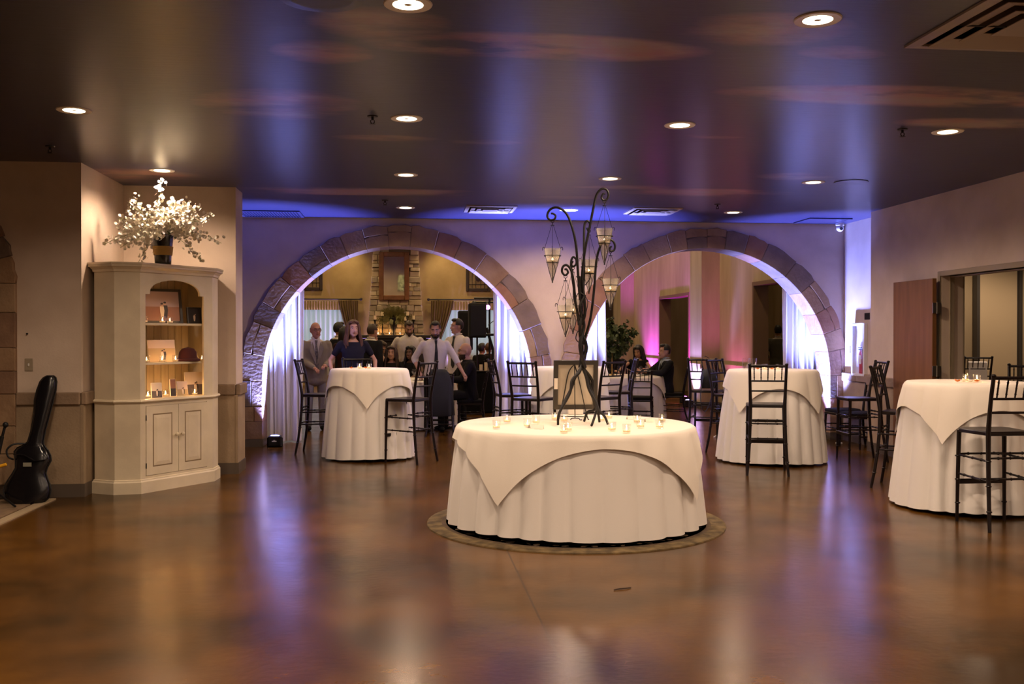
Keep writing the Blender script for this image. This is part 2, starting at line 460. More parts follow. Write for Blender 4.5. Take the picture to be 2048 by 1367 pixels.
def build_arch(cx, cz, r, ro, yface, thick, parent, seed, a_lo=0., a_hi=pi, legs=(True, True), z_base=.1):
    rng = random.Random(seed); g = .0022
    # recessed mortar bed behind the joints
    b = MB(); na = 40
    prof = []
    for i in range(na + 1):
        a = a_lo + (a_hi - a_lo) * i / na
        prof.append((cx - cos(a) * (r + .014), cz + sin(a) * (r + .014), cx - cos(a) * (ro - .035), cz + sin(a) * (ro - .035)))
    if legs[0]: prof.insert(0, (prof[0][0], 0, prof[0][2], 0))
    if legs[1]: prof.append((prof[-1][0], 0, prof[-1][2], 0))
    b.loft([[Vector((p[0], yface - .040, p[1])), Vector((p[2], yface - .040, p[3])), Vector((p[2], yface + thick - .012, p[3])), Vector((p[0], yface + thick - .012, p[1]))] for p in prof])
    b.build('mortar', m_mortar, parent)
    a = a_lo
    while a < a_hi - .02:
        w = rng.uniform(.13, .235)
        if a + w > a_hi - .1: w = a_hi - a
        ga = g / r
        split = rng.random()
        def mk(r0, r1, aa, ab):
            stone_wedge(cx, cz, aa + ga, ab - ga, r0, r1, yface - .045, yface + thick, rng).build('stone', rng.choice(m_stone), parent, smooth=True, ang=30)
        if split < .30 and w > .14:
            rm = r + (ro - r) * rng.uniform(.55, .72); mk(r, rm - g, a, a + w); mk(rm + g, ro, a, a + w)
        elif split < .42 and w > .16:
            rm = r + (ro - r) * rng.uniform(.3, .42); mk(r, rm - g, a, a + w); mk(rm + g, ro, a, a + w)
        else:
            mk(r, ro, a, a + w)
        a += w
    for s, on in zip((-1, 1), legs):
        if not on: continue
        z = z_base
        xa, xb = sorted((cx + s * r, cx + s * ro))
        while z < cz - .02:
            h = rng.uniform(.18, .32)
            if z + h > cz - .12: h = cz - z
            if rng.random() < .45:
                xm = xa + (xb - xa) * rng.uniform(.35, .65)
                for q0, q1 in ((xa, xm - g), (xm + g, xb)):
                    block_stone(q0, q1, z + g, z + h - g, yface - .045, yface + thick, rng).build('stone', rng.choice(m_stone), parent, smooth=True, ang=30)
            else:
                block_stone(xa, xb + 0, z + g, z + h - g, yface - .045, yface + thick, rng).build('stone', rng.choice(m_stone), parent, smooth=True, ang=30)
            z += h
        MB().box(xa - .002, xb + .002, yface - .055, yface + thick, 0, z_base).build('plinth', m_baseb, parent)

for i, (cx, cz, r, ro) in enumerate(ARCH):
    build_arch(cx, cz, r, ro, YA, TA, wall_arch, 11 + i * 5)

# ---- walls of the foyer
def wall(name, boxes, mat=None):
    b = MB()
    for q in boxes: b.box(*q)
    return struct(b.build(name, mat or m_plaster))
XL, YL = -2.93, 9.27
YS, XS = 10.62, -1.78
wall_left = wall('wall_left', [(-8.2, XL, YL, 11.05, 0, H)])
wall_alcove = wall('wall_alcove', [(XL, XS, YS, 11.05, 0, H)])
YD0, YD1, ZD = 8.30, 10.20, 2.13          # doorway in the right wall
wall_right = wall('wall_right', [(XR, XR + .25, YD1, 11.6, 0, H), (XR, XN + .2, 11.6, 11.85, 0, H), (XR, XR + .25, YD0, YD1, ZD, H), (XR, XR + .25, -5.2, YD0, 0, H)])
wall('wall_nook', [(XN, XN + .2, 11.85, YA, 0, H)])
wall('wall_side', [(-8.2, -8.0, -5.2, YL, 0, H)])
wall('wall_rear', [(-8.0, XR + .25, -5.2, -5.0, 0, H)])
def window(name, x0, x1, z0, z1, y, nx, nz, frame):
    w = MB(); t = .05
    w.box(x0, x0+t, y-.03, y+.03, z0, z1).box(x1-t, x1, y-.03, y+.03, z0, z1).box(x0+t, x1-t, y-.03, y+.03, z0, z0+t).box(x0+t, x1-t, y-.03, y+.03, z1-t, z1)
    o = struct(w.build(name, frame))
    for i in range(1, nx):
        xx = x0 + (x1-x0)*i/nx; MB().box(xx-.012, xx+.012, y-.02, y+.02, z0+t, z1-t).build('muntin', frame, o)
    for j in range(1, nz):
        zz = z0 + (z1-z0)*j/nz; MB().box(x0+t, x1-t, y-.019, y+.019, zz-.012, zz+.012).build('muntin', frame, o)
    for i in range(nx):
        for j in range(nz):
            xa, xb = x0+(x1-x0)*i/nx + .012, x0+(x1-x0)*(i+1)/nx - .012
            za, zb = z0+(z1-z0)*j/nz + .012, z0+(z1-z0)*(j+1)/nz - .012
            if i == 0: xa += t
            if i == nx-1: xb -= t
            if j == 0: za += t
            if j == nz-1: zb -= t
            MB().box(xa, xb, y-.004, y+.004, za, zb).build('pane', m_pane, o)
    return o
m_pane = glassy('window_pane', (.95, .97, .97), .02)

# wainscot slabs, cap stones and baseboards
def band(name, segs, z0, z1, d, mat, split=None, parent=None, part=None):
    """segs: (x0,y0,x1,y1,nx,ny) wall lines with outward normal; boxes stand proud of the wall by d"""
    b = MB(); out = []
    for x0, y0, x1, y1, nx, ny in segs:
        L_ = hypot(x1-x0, y1-y0); n = max(1, round(L_/split)) if split else 1
        rng = random.Random(int(L_*1000) + int(z0*100))
        cuts = [0] + sorted((i + rng.uniform(-.18, .18)) / n for i in range(1, n)) + [1]
        for a, c in zip(cuts[:-1], cuts[1:]):
            g = .003 / L_ if split else 0
            ax, ay = x0+(x1-x0)*(a+g), y0+(y1-y0)*(a+g); bx, by = x0+(x1-x0)*(c-g), y0+(y1-y0)*(c-g)
            q = b if not split else MB()
            xs = sorted((ax, bx, ax+nx*d, bx+nx*d)); ys = sorted((ay, by, ay+ny*d, by+ny*d))
            q.box(xs[0], xs[-1], ys[0], ys[-1], z0, z1)
            if split: out.append(q.build(part, mat, parent, bevel=.008))
    return out if split else struct(b.build(name, mat))
LSEG = [(-3.49, YL, XL, YL, 0, -1), (XL, YL - .03, XL, YS, 1, 0)]
SSEG = [(-2.0, YS, XS + .0, YS, 0, -1), (XS, YS - .03, XS, 11.05, 1, 0)]
RSEG = [(XR, YD1 + .08, XR, 11.85 + .03, -1, 0)]
NSEG = [(XN, 11.9, XN, YA, -1, 0)]
for nm, sg, pw in (('left', LSEG, wall_left), ('alcove', SSEG, wall_alcove), ('right', RSEG, wall_right)):
    band('trim_wainscot_' + nm, sg, .12, .84, .025, m_wains)
    band(None, sg, .84, .955, .05, m_cap, split=.42, parent=pw, part='cap_stone')
    band('baseboard_' + nm, sg, 0, .12, .034, m_baseb)
band('trim_wainscot_nook', NSEG, .12, .84, .025, m_wains); band('baseboard_nook', NSEG, 0, .12, .034, m_baseb)
band(None, NSEG, .84, .955, .05, m_cap, split=.42, parent=bpy.data.objects['wall_nook'], part='cap_stone')

# stone-framed niche at the left end of the left wall
build_arch(-4.49, 1.94, .70, 1.0, YL, .06, wall_left, 5, legs=(False, True), z_base=.12)

# ---- doorway in the right wall: frame, open leaf lying against the wall
m_frame = M('door_frame_paint', (.30, .235, .155), .5)
b = MB(); y0, y1 = YD0, YD1; f = .055
b.box(XR-.02, XR+.27, y1, y1+f, 0, ZD+f).box(XR-.02, XR+.27, y0-f, y0, 0, ZD+f).box(XR-.02, XR+.27, y0, y1, ZD, ZD+f)
b.box(XR+.09, XR+.14, y1-.015, y1, 0, ZD).box(XR+.09, XR+.14, y0, y1-.015, ZD-.015, ZD)
dframe = struct(b.build('trim_doorway', m_frame, bevel=.004))
door = struct(MB().box(XR-.118, XR-.068, 10.185, 11.05, .012, 2.105).build('door_1', m_wood, bevel=.003))
for z in (.30, 1.02, 1.72):
    hb = MB(); hb.box(XR-.118, XR-.066, 10.175, 10.187, z, z+.115).box(XR-.07, XR-.022, 10.165, 10.177, z, z+.115).tube([(XR-.068, 10.176, z-.004), (XR-.068, 10.176, z+.119)], .008)
    hb.build('hinge', m_metal, door)
# room beyond the doorway: floor continues, buff movable partition panels with dark gaps
m_panel = M('partition_panel', (.40, .31, .19), .85, bump=.1, bs=120)
m_dkgap = M('dark_metal_post', (.03, .025, .02), .5)
struct(MB().box(XH+.25, 11.8, 14.6, 14.8, 0, HH).build('wall_sideroom_end', m_panel))
struct(MB().box(XN+.4, 12, 13.3, 14.8, H, H+.1).build('ceiling_sideroom', m_hallceil))
wsr = struct(MB().box(11.6, 11.8, 4, 14.6, 0, H).build('wall_sideroom', m_panel))
struct(MB().box(XR+.25, 11.8, 3.8, 4.0, 0, H).build('wall_sideroom_front', m_panel))

# ---- banquet hall walls
PIL = [(20.05, 19.25), (27.6, 26.7), (14.9, 14.3)]
D1, D2 = (21.34, 23.95), (15.55, 17.35)
hw = []
segs = [YA+TA, D2[0], D2[1], D1[0], D1[1], YF]
for i in (0, 2, 4): hw.append((XH, XH+.25, segs[i], segs[i+1], 0, HH))
for d in (D1, D2): hw.append((XH, XH+.25, d[0], d[1], 2.46, HH))
for a, c in PIL: hw.append((XH-.38, XH, c, a, 0, HH))
m_sidewall = M('hall_side_plaster', (.36, .28, .17), .8, col2=(.46, .36, .23), vs=1.5, vdetail=6, bump=.2, bs=40, stretch=(2, 2, .4))
wall_hall = wall('wall_hall_side', hw, m_sidewall)
hs = [(XH, D2[1], XH, 19.25, -1, 0), (XH-.38, 19.25, XH-.38, 20.05, -1, 0), (XH, 20.05, XH, D1[0], -1, 0), (XH, D1[1], XH, 26.7, -1, 0), (XH-.38, 19.25, XH, 19.25, 0, -1)]
band('trim_hall_rail', hs, .80, .90, .03, m_sidewall); band('baseboard_hall', hs, 0, .12, .02, m_baseb)
dfm = M('hall_door_frame', (.16, .10, .05), .5)
for i, d in enumerate((D1, D2)):
    b = MB(); t = .07
    b.box(XH-.02, XH+.27, d[0], d[0]+t, 0, 2.46).box(XH-.02, XH+.27, d[1]-t, d[1], 0, 2.46).box(XH-.02, XH+.27, d[0]+t, d[1]-t, 2.46-t, 2.46)
    struct(b.build('trim_hall_doorway_%d' % (i + 1), dfm))
# service corridor behind the hall side wall
m_corr = m_sidewall
cw = struct(MB().box(9.6, 9.8, 14.8, YF, 0, HH).build('wall_corridor', m_corr))
struct(MB().box(XH+.25, 9.6, 25.4, 25.6, 0, HH).build('wall_corridor_end', m_corr))
wall('wall_hall_left', [(-8.2, -8.0, YL, YF, 0, HH)], m_hallwall)
# far wall with two window openings
WIN = [(-4.6, -1.75, .9, 2.45), (1.05, 4.2, .9, 2.45)]
fb = [(-8.0, WIN[0][0], YF, YF+.25, 0, HH), (WIN[0][1], WIN[1][0], YF, YF+.25, 0, HH), (WIN[1][1], 9.8, YF, YF+.25, 0, HH)]
for x0, x1, z0, z1 in WIN: fb += [(x0, x1, YF, YF+.25, 0, z0), (x0, x1, YF, YF+.25, z1, HH)]
wall('wall_far', fb, m_hallwall)
for i, (x0, x1, z0, z1) in enumerate(WIN): window('window_%d' % (i + 1), x0, x1, z0, z1, YF+.16, 3, 2, m_white)
dd = MB().box(6.0, XH, YF-.05, YF-.005, 0, 2.5)
struct(dd.build('door_2', M('hall_end_door', (.05, .03, .02), .5)))
# ================================================================ CEILING FIXTURES
m_lampglow = M('lamp_lens', (1, .9, .75), .4, emit=(1.0, .80, .52), es=14)
m_trim = M('downlight_trim', (.80, .74, .66), .4)
_can = None
def downlight(x, y, z, w, col, label, group, r=.092, size=158, where=None):
    """recessed can; where names the lamps that the picture itself does not show"""
    t = thing('ceiling_downlight' if not where else 'downlight_%s_offscreen' % where, label, 'light', (x, y, z), 0, group)
    MB().lathe([(r, -.004), (r+.022, -.006), (r+.026, 0), (r+.026, .002), (r, .002)], 28).build('trim_ring', m_trim, t, smooth=True)
    MB().lathe([(0, -.003), (r*.6, -.006), (r, -.002)], 28).build('lens', m_lampglow, t, smooth=True)
    lamp('downlight_bulb' if not where else 'bulb_%s_offscreen' % where, 'SPOT', w, col, t, (0, 0, -.03), spot_size=R(size), spot_blend=.6, shadow_soft_size=.07)
    return t
GX, GY = (-2.3, .02, 2.06, 4.19), (4.68, 7.13, 9.62, 12.07)
COLN = ('far_left', 'left', 'right', 'far_right')
for j, y in enumerate(GY):
    for i, x in enumerate(GX):
        if (i == 0 and j == 3): continue
        w_ = 'foyer_' + COLN[i] if (j == 0 and i in (0, 3)) else None      # these two hang just outside the frame
        downlight(x, y, H, CAN_W, CAN_COL, 'round recessed downlight glowing warm in the painted sky ceiling', 'downlights in the sky ceiling', where=w_)
# the same grid goes on over the rest of the foyer, behind the camera
for y, rn in ((2.2, 'front'), (-.3, 'middle'), (-2.8, 'back')):
    for x, cn in zip(GX, COLN):
        downlight(x, y, H, CAN_W, CAN_COL, 'round recessed downlight in the painted ceiling near the entrance', 'downlights near the entrance', where='entrance_%s_%s' % (rn, cn))
for x, y, n_ in ((8.2, 10.2, 'front'), (9.6, 12.9, 'back_right'), (8.4, 13.4, 'back_left')):
    downlight(x, y, H, CAN_W, CAN_COL, 'round recessed downlight in the side room ceiling', 'side room downlights', where='side_room_' + n_)
for x, cn in zip((-4.4, -1.2, 2.0, 5.0), COLN):
    for y, rn in ((15.6, 'first'), (19.2, 'second'), (22.8, 'third'), (26.2, 'fourth')):
        downlight(x, y, HH, HALL_W, HALL_COL, 'round recessed downlight in the tall banquet hall ceiling', 'banquet hall downlights', where='hall_%s_%s' % (rn, cn))
for x, n_ in ((-1.75, 'left'), (1.25, 'right')):
    downlight(x, YF - .75, HH, 230, HALL_COL, 'recessed wall washer beside the stone chimney', 'hall wall washers', size=80, where='chimney_' + n_)
for y, n_ in ((16.5, 'near'), (21.8, 'far')):
    downlight(8.1, y, HH, 60, HALL_COL, 'round recessed downlight in the service corridor ceiling', 'corridor downlights', where='corridor_' + n_)

m_sprk = M('dark_bronze', (.02, .016, .014), .4, metal=.7)
spk = None
for px, py in ((745, 232), (100, 292), (1805, 258), (770, 400), (1435, 408)):
    p = P(px, py, Z=H)
    t = thing('fire_sprinkler', 'small dark bronze fire sprinkler head hanging from the painted ceiling', 'sprinkler', (p.x, p.y, H), 0, 'ceiling sprinklers')
    MB().lathe([(0, -.008), (.036, -.008), (.04, 0)], 16).build('escutcheon', m_sprk, t)
    MB().tube([(0, 0, -.008), (0, 0, -.03)], .010).tube([(-.012, 0, -.03), (-.014, 0, -.045), (0, 0, -.058)], .004, 6).tube([(.012, 0, -.03), (.014, 0, -.045), (0, 0, -.058)], .004, 6).build('frame', m_sprk, t)
    MB().lathe([(0, -.060), (.022, -.060), (.022, -.057), (0, -.057)], 12).build('deflector', m_sprk, t)

m_vent = M('vent_enamel', (.30, .235, .18), .4)
m_ventdk = M('vent_throat', (.012, .010, .010), .7)
def diffuser(px, py, s, label, group=None):
    """square four-way ceiling air diffuser made of nested flared rings"""
    p = P(px, py, Z=H)
    t = thing('ceiling_air_diffuser', label, 'vent', (p.x, p.y, H), 0, group)
    h = s / 2
    def sq(a, z): return [Vector((-a, -a, z)), Vector((a, -a, z)), Vector((a, a, z)), Vector((-a, a, z))]
    MB().loft([sq(h, 0), sq(h, -.012), sq(h*.86, -.018), sq(h*.86, -.004)], caps=False).build('outer_frame', m_vent, t)
    MB().loft([sq(h*.86, 0), sq(h*.86, .34)], caps=False).add(sq(h*.86, .34), [(0, 1, 2, 3)]).build('duct', m_vent, t)
    for k, (a0, a1) in enumerate(((.80, .60), (.55, .36))):
        MB().loft([sq(h*a0, -.026), sq(h*a0, -.030), sq(h*a1, -.010), sq(h*a1, -.006)], caps=False).build('flared_ring', m_vent, t)
    MB().loft([sq(h*.30, -.024), sq(h*.30, -.028), sq(h*.1, -.028)]).build('centre_plate', m_vent, t)
    for sx, sy in ((1, 1), (-1, -1)):
        MB().tube([(sx*h*.8, 0, -.026), (sx*h*.3, 0, -.024)], .004, 6).build('hanger', m_ventdk, t)
    return t
diffuser(*DIFF[0], 'large square four-way air diffuser in the ceiling by the right wall')
diffuser(*DIFF[1], 'square air diffuser in the ceiling in front of the fireplace arch')
diffuser(*DIFF[2], 'square air diffuser in the ceiling in front of the arch to the purple wall')
def grille(px, py, w, d, label, slats=True):
    p = P(px, py, Z=H)
    t = thing('return_air_grille', label, 'vent', (p.x, p.y, H))
    b = MB(); f = .04; z0, z1 = -.014, 0
    b.box(-w/2, w/2, -d/2, -d/2+f, z0, z1).box(-w/2, w/2, d/2-f, d/2, z0, z1).box(-w/2, -w/2+f, -d/2+f, d/2-f, z0, z1).box(w/2-f, w/2, -d/2+f, d/2-f, z0, z1)
    b.build('frame', m_ceil, t)
    MB().box(-w/2+f, w/2-f, -d/2+f, d/2-f, -.004, 0).build('backing', m_ceil, t)
    if slats:
        n = int((w - 2*f) / .035); me = MB().box(-.011, .011, -d/2+f, d/2-f, -.012, -.006).mesh('slat', m_ceil)
        for k in range(n): put('slat', me, t, (-w/2+f + (k+.5)*(w-2*f)/n, 0, 0), (0, R(25), 0))
    else:
        MB().box(-w/2+f, w/2-f, -d/2+f, d/2-f, -.011, -.005).build('access_panel', m_ceil, t)
grille(541, 426.5, .80, .62, 'louvred return air grille in the ceiling above the drape uplight')
grille(1645, 440.5, .60, .55, 'painted access panel in the ceiling beside the security camera', False)
for px, py, r, lab in ((642, -6, .20, 'round ceiling speaker grille between the downlights'), (1702, 364, .17, 'flush painted round ceiling speaker near the right wall')):
    p = P(px, py, Z=H)
    t = thing('ceiling_speaker', lab, 'speaker', (p.x, p.y, H))
    MB().lathe([(r-.02, -.008), (r, -.006), (r, 0)], 32).build('rim', m_ceil, t, smooth=True)
    MB().lathe([(0, -.012), (r*.6, -.010), (r-.02, -.006)], 32).build('grille', M('speaker_mesh', (.10, .13, .15), .5) if r > .18 else m_ceil, t, smooth=True)

# security camera in the corner above the right arch
p = P(1680, 453, Y=YA - .14)
t = thing('security_camera', 'small white dome security camera under the ceiling beside the arch', 'camera', (p.x, p.y, H))
MB().lathe([(.06, 0), (.06, -.03), (.045, -.04)], 20).build('base', m_white, t, smooth=True)
MB().ell((0, 0, -.065), .05, .05, .055, 16, 10).build('dome', m_white, t, smooth=True)
MB().tube([(0, -.03, -.075), (-.005, -.056, -.085)], .022, 14).build('lens', m_black, t)

# ================================================================ DRAPES AND UPLIGHTS IN THE ARCHES
def drape(x0, x1, y, z1, nf, seed, label, lean=0.):
    rng = random.Random(seed); ph = [rng.uniform(0, 6.28) for _ in range(4)]
    amps = [rng.uniform(.6, 1.3) for _ in range(nf + 2)]
    def fn(u, v):
        f = u * nf; i = int(min(f, nf - 1e-6)); a = amps[i] * (1 - (f-i)) + amps[i+1] * (f-i)
        z = .015 + (z1 - .015) * v
        w = (1 - v)
        yy = y + .072 * a * sin(2*pi*f + ph[0] + .5 * sin(3*v + ph[1])) + .016 * sin(4.6*pi*f + ph[2] + v*2)
        x = x0 + (x1-x0) * u + .03 * sin(2*pi*f*.5 + ph[3] + 3*v) * w + lean * v
        return (x, yy, z)
    o = MB().grid(fn, nf*14, 30).build('arch_drape', m_drape, smooth=True, ang=180)
    tag(o, label, 'curtain')
YC = YA + TA + .16
drape(-2.15, at(607, YC), YC, 2.95, 9, 1, 'white drape beside the man in the grey jacket, lit violet by a floor uplight')
drape(at(986, YC), 2.0, YC, 2.95, 8, 2, 'white drape behind the loudspeaker side of the fireplace arch')
drape(2.15, at(1212, YC), YC, 2.95, 7, 3, 'white drape beside the tall greenery centrepiece')
drape(at(1566, YC), 6.25, YC, 2.95, 9, 4, 'white drape next to the hall doorway, behind the laden high table', .0)

_lens = {}
def par_lens(col):
    if col not in _lens: _lens[col] = M('uplight_lens', col, .3, emit=col, es=30)
    return _lens[col]
def uplight(x, y, label, w, col, tx=0., ty=0., size=70, rz=0., group=None, logo=False):
    t = thing('floor_uplight', label, 'light', (x, y, 0), rz, group)
    MB().box(-.085, .085, -.07, .07, .012, .15).build('housing', m_black, t, bevel=.012)
    MB().tube([(-.095, 0, .01), (-.095, 0, .12), (-.085, 0, .12)], .008, 6).tube([(.095, 0, .01), (.095, 0, .12), (.085, 0, .12)], .008, 6).box(-.10, .10, -.03, .03, 0, .012).build('yoke', m_black, t)
    MB().lathe([(0, .156), (.05, .154), (.058, .15)], 20).build('lens', par_lens(col), t)
    if logo:
        MB().box(-.03, .03, -.0715, -.0705, .075, .088).box(-.012, .012, -.0715, -.0705, .092, .098).build('maker_plate', m_white, t)
    l = lamp('uplight_beam', 'SPOT', w, col, t, (0, 0, .17), (pi - ty, tx, 0), spot_size=R(size), spot_blend=.6, shadow_soft_size=.05)
    return t
uplight(-1.70, YA - .06, 'black floor uplight at the foot of the drape beside the man in the grey jacket', PAR_W, PAR_COL, tx=R(-4), ty=R(2), size=68, logo=True)
uplight(1.57, YA - .03, 'black floor uplight at the foot of the drape by the loudspeaker', PAR_W, PAR_COL, tx=R(4), ty=R(2), size=68)
uplight(2.57, YA - .03, 'black floor uplight at the foot of the drape by the greenery centrepiece', PAR_W, PAR_COL, tx=R(-4), ty=R(2), size=68)
uplight(5.78, YA - .03, 'black floor uplight behind the dining chairs at the foot of the arch', PAR_W, PAR_COL, tx=R(4), ty=R(2), size=68)
for x, y, lab, tx, ty, w, c in ((XH-.30, 20.75, 'magenta uplight by the corridor doorway', 6, 0, 1100, MAG_COL), (XH-.30, 24.6, 'magenta uplight beyond the corridor doorway', 6, 0, 900, MAG_COL),
                       (XH-.30, 18.2, 'magenta uplight between the pilaster and the doorway', 6, 0, 130, (.85, .12, .6)), (XH-.55, 19.6, 'violet uplight at the foot of the pilaster', 4, 0, 700, (.42, .32, 1)),
                       (-1.45, YF-.25, 'violet uplight beside the stone chimney', 0, -3, 900, (.6, .38, 1)), (.95, YF-.25, 'violet uplight behind the waiters beside the chimney', 0, -3, 900, (.6, .38, 1))):
    uplight(x, y, 'black floor ' + lab, w, c, tx=R(tx), ty=R(ty), size=100)

# ================================================================ TABLES
def fold_fn(nf, seed):
    rng = random.Random(seed); ph = [rng.uniform(0, 6.28) for _ in range(5)]
    def f(a):
        w = nf*.5*a + ph[0] + .8*sin(2*a + ph[1]) + .5*sin(5*a + ph[2])
        return (abs(sin(w)) ** .75) * (.72 + .28*sin(3*a + ph[3])) 
    return f
def skirt_base(r, rb, d): return r + .012*min(1, d/.03) + (rb - r) * d ** .85
def skirt_gain(amp, d): return amp * min(1, d*2.2) * (.45 + .55*d)
def skirt_cloth(r, ztop, rb, nf, seed, amp, name, label, parent_loc, zb=.02, group=None, n=None, mat=None):
    """floor-length round cloth: flat top, soft edge, hanging pleats"""
    n = n or nf * 14; fold = fold_fn(nf, seed); m = MB(); rings = []
    for fr in (.5, .9, .975): rings.append([Vector((r*fr*cos(2*pi*k/n), r*fr*sin(2*pi*k/n), ztop)) for k in range(n)])
    for fz in (.004, .012, .03, .07, .15, .25, .38, .5, .62, .75, .88, 1.):
        ring = []
        for k in range(n):
            a = 2*pi*k/n
            rr = skirt_base(r, rb, fz) + skirt_gain(amp, fz) * (fold(a) - .35)
            z = ztop - fz * (ztop - zb) + (.008*sin(3*a + seed) if fz == 1 else 0)
            if fz == .004: rr = r*.995; z = ztop - .002
            ring.append(Vector((rr*cos(a), rr*sin(a), z)))
        rings.append(ring)
    m.loft(rings, caps=False)
    c = len(m.v); m.v.append((0, 0, ztop))
    for k in range(n): m.f.append((c, (k+1) % n, k)); m.m.append(0)
    o = m.build(name, mat or m_cloth, loc=parent_loc, smooth=True, ang=180)
    return tag(o, label, 'tablecloth', group)

def overlay_cloth(r, ztop, half, rot, seed, name, label, loc, rb, samp, zb=.02, group=None, amp=.03, nf=16):
    """square cloth laid over the round top and its skirt; four corners hang as points"""
    n = 224; fold = fold_fn(nf, seed); rings = []
    for fr in (.5, .9, .99):
        rings.append([Vector((r*fr*cos(2*pi*k/n), r*fr*sin(2*pi*k/n), ztop + .004)) for k in range(n)])
    for t in (0., .008, .02, .06, .14, .28, .46, .64, .82, 1.):
        ring = []
        for k in range(n):
            a = 2*pi*k/n; b = a - rot
            drop = max(.02, half / max(abs(cos(b)), abs(sin(b))) - r)
            d = drop * t; fz = d / (ztop - zb)
            rr = skirt_base(r, rb, fz) + skirt_gain(samp, fz)*.70 + .010*min(1, d/.02) + amp * fold(a) * min(1, d/.16)
            ring.append(Vector((rr*cos(a), rr*sin(a), ztop + .004 - max(0, d - .004))))
        rings.append(ring)
    m = MB().loft(rings, caps=False)
    c = len(m.v); m.v.append((0, 0, ztop + .004))
    for k in range(n): m.f.append((c, (k+1) % n, k)); m.m.append(0)
    o = m.build(name, m_over, loc=loc, smooth=True, ang=180)
    return tag(o, label, 'tablecloth', group)

m_tabwood = M('folding_table_ply', (.25, .16, .08), .6)
def table(name, label, loc, r, h, cat='table'):
    t = thing(name, label, cat, loc)
    MB().lathe([(0, h-.03), (r-.02, h-.03), (r-.015, h-.012), (0, h-.012)], 32).build('tabletop', m_tabwood, t)
    if h > .9:
        MB().tube([(0, 0, .04), (0, 0, h-.03)], .04, 12).build('pedestal', m_black, t)
        MB().obox((0, 0, .02), .6, .06, .04).obox((0, 0, .02), .06, .6, .04).build('base', m_black, t)
    else:
        for k in range(4):
            a = pi/4 + k*pi/2
            MB().tube([(r*.6*cos(a), r*.6*sin(a), h-.03), (r*.66*cos(a), r*.66*sin(a), 0)], .016, 8).build('leg', m_metal, t)
    return t

RT = Vector((1.345, 7.60, 0)); RZ = .772
# round rug under the big table
m_rug = M('olive_rug', (.060, .038, .014), .95, col2=(.17, .115, .046), vs=11, vdetail=8, bump=.5, bs=120)
m_rugdk = M('rug_pattern', (.05, .032, .018), .95, col2=(.10, .06, .03), vs=9, vdetail=6, bump=.5, bs=120)
rug = thing('round_rug', 'round olive patterned rug under the big round table', 'rug', (RT.x, 7.59, 0))
MB().lathe([(0, .012), (1.15, .012), (1.168, .008), (1.17, 0)], 72).build('pile', m_rug, rug, smooth=True)
MB().lathe([(1.02, .0125), (1.03, .0138), (1.045, .0138), (1.055, .0125)], 72).build('border_line', m_rugdk, rug)
rb_ = MB(); rr_ = random.Random(4)
for k in range(90):
    a = 2*pi*k/90; q = .94 + .05*sin(k*2.1)
    rb_.ell((q*cos(a), q*sin(a), .012), rr_.uniform(.02, .05), rr_.uniform(.012, .03), .0022, 8, 4, M=Matrix.Rotation(a + rr_.uniform(-1, 1), 3, 'Z'))
rb_.build('leaf_motif', m_rugdk, rug)['kind'] = 'stuff'

table('round_table', 'big round table hidden under two white cloths, standing on the olive rug', (RT.x, RT.y, .014), .90, .755)
skirt_cloth(.915, .768, .985, 27, 21, .062, 'tablecloth', 'floor-length white cloth on the big round table with the iron candle tree', (RT.x, RT.y, 0), zb=.04)
aim = atan2(-RT.y, -RT.x)          # azimuth from the table towards the camera
overlay_cloth(.915, .769, 1.012, aim + R(-32) - pi/4 + 0, 8, 'overlay_cloth', 'square ivory overlay cloth on the big round table with hanging corners', (RT.x, RT.y, 0), .985, .062, nf=22)

HT = 1.07
LT = Vector((at(739, 11.9), 11.9, 0)); MT = Vector((at(1545, 11.05), 11.05, 0)); NT = P(1932, 1011, Z=0); CT = Vector((at(1140, 12.35), 12.35, 0))
for c, r, rb, nf, sd, rot, half, lab in (
        (LT, .445, .53, 11, 31, R(-3), .64, 'of the woman in the navy dress'),
        (MT, .495, .61, 13, 32, R(54), .70, 'with two drinking glasses on it'),
        (NT, .475, .60, 12, 33, R(-17), .69, 'by the open doorway in the right wall'),
        (CT, .445, .54, 11, 34, R(40), .64, 'behind the picture easel, between the arches')):
    table('high_table', 'high round cocktail table under white cloths ' + lab, c, r, HT - .012)
    a0 = atan2(-c.y, -c.x)
    skirt_cloth(r, HT, rb, nf*2-3, sd, .056, 'tablecloth', 'floor-length white cloth on the high table ' + lab, c, zb=.03)
    overlay_cloth(r, HT, half, a0 + rot - pi/4, sd + 50, 'overlay_cloth', 'square ivory overlay cloth on the high table ' + lab, c, rb, .056, amp=.028, nf=13)

# banquet tables in the hall
BT1 = Vector((at(815, 15.9), 15.9, 0)); BT2 = Vector((at(1236, 17.0), 17.0, 0))
for c, r, sd, lab in ((BT1, .76, 41, 'where the guests in white shirts stand'), (BT2, .78, 42, 'with the tall greenery centrepiece')):
    table('banquet_table', 'round banquet table under a white cloth ' + lab, c, r, .745)
    skirt_cloth(r, .76, r + .05, 24, sd, .035, 'tablecloth', 'white cloth on the banquet table ' + lab, c, zb=.03)
    overlay_cloth(r, .761, r * 1.02 + .06, .3, sd + 9, 'overlay_cloth', 'square white overlay cloth on the banquet table ' + lab, c, r + .05, .035, amp=.018, nf=18)

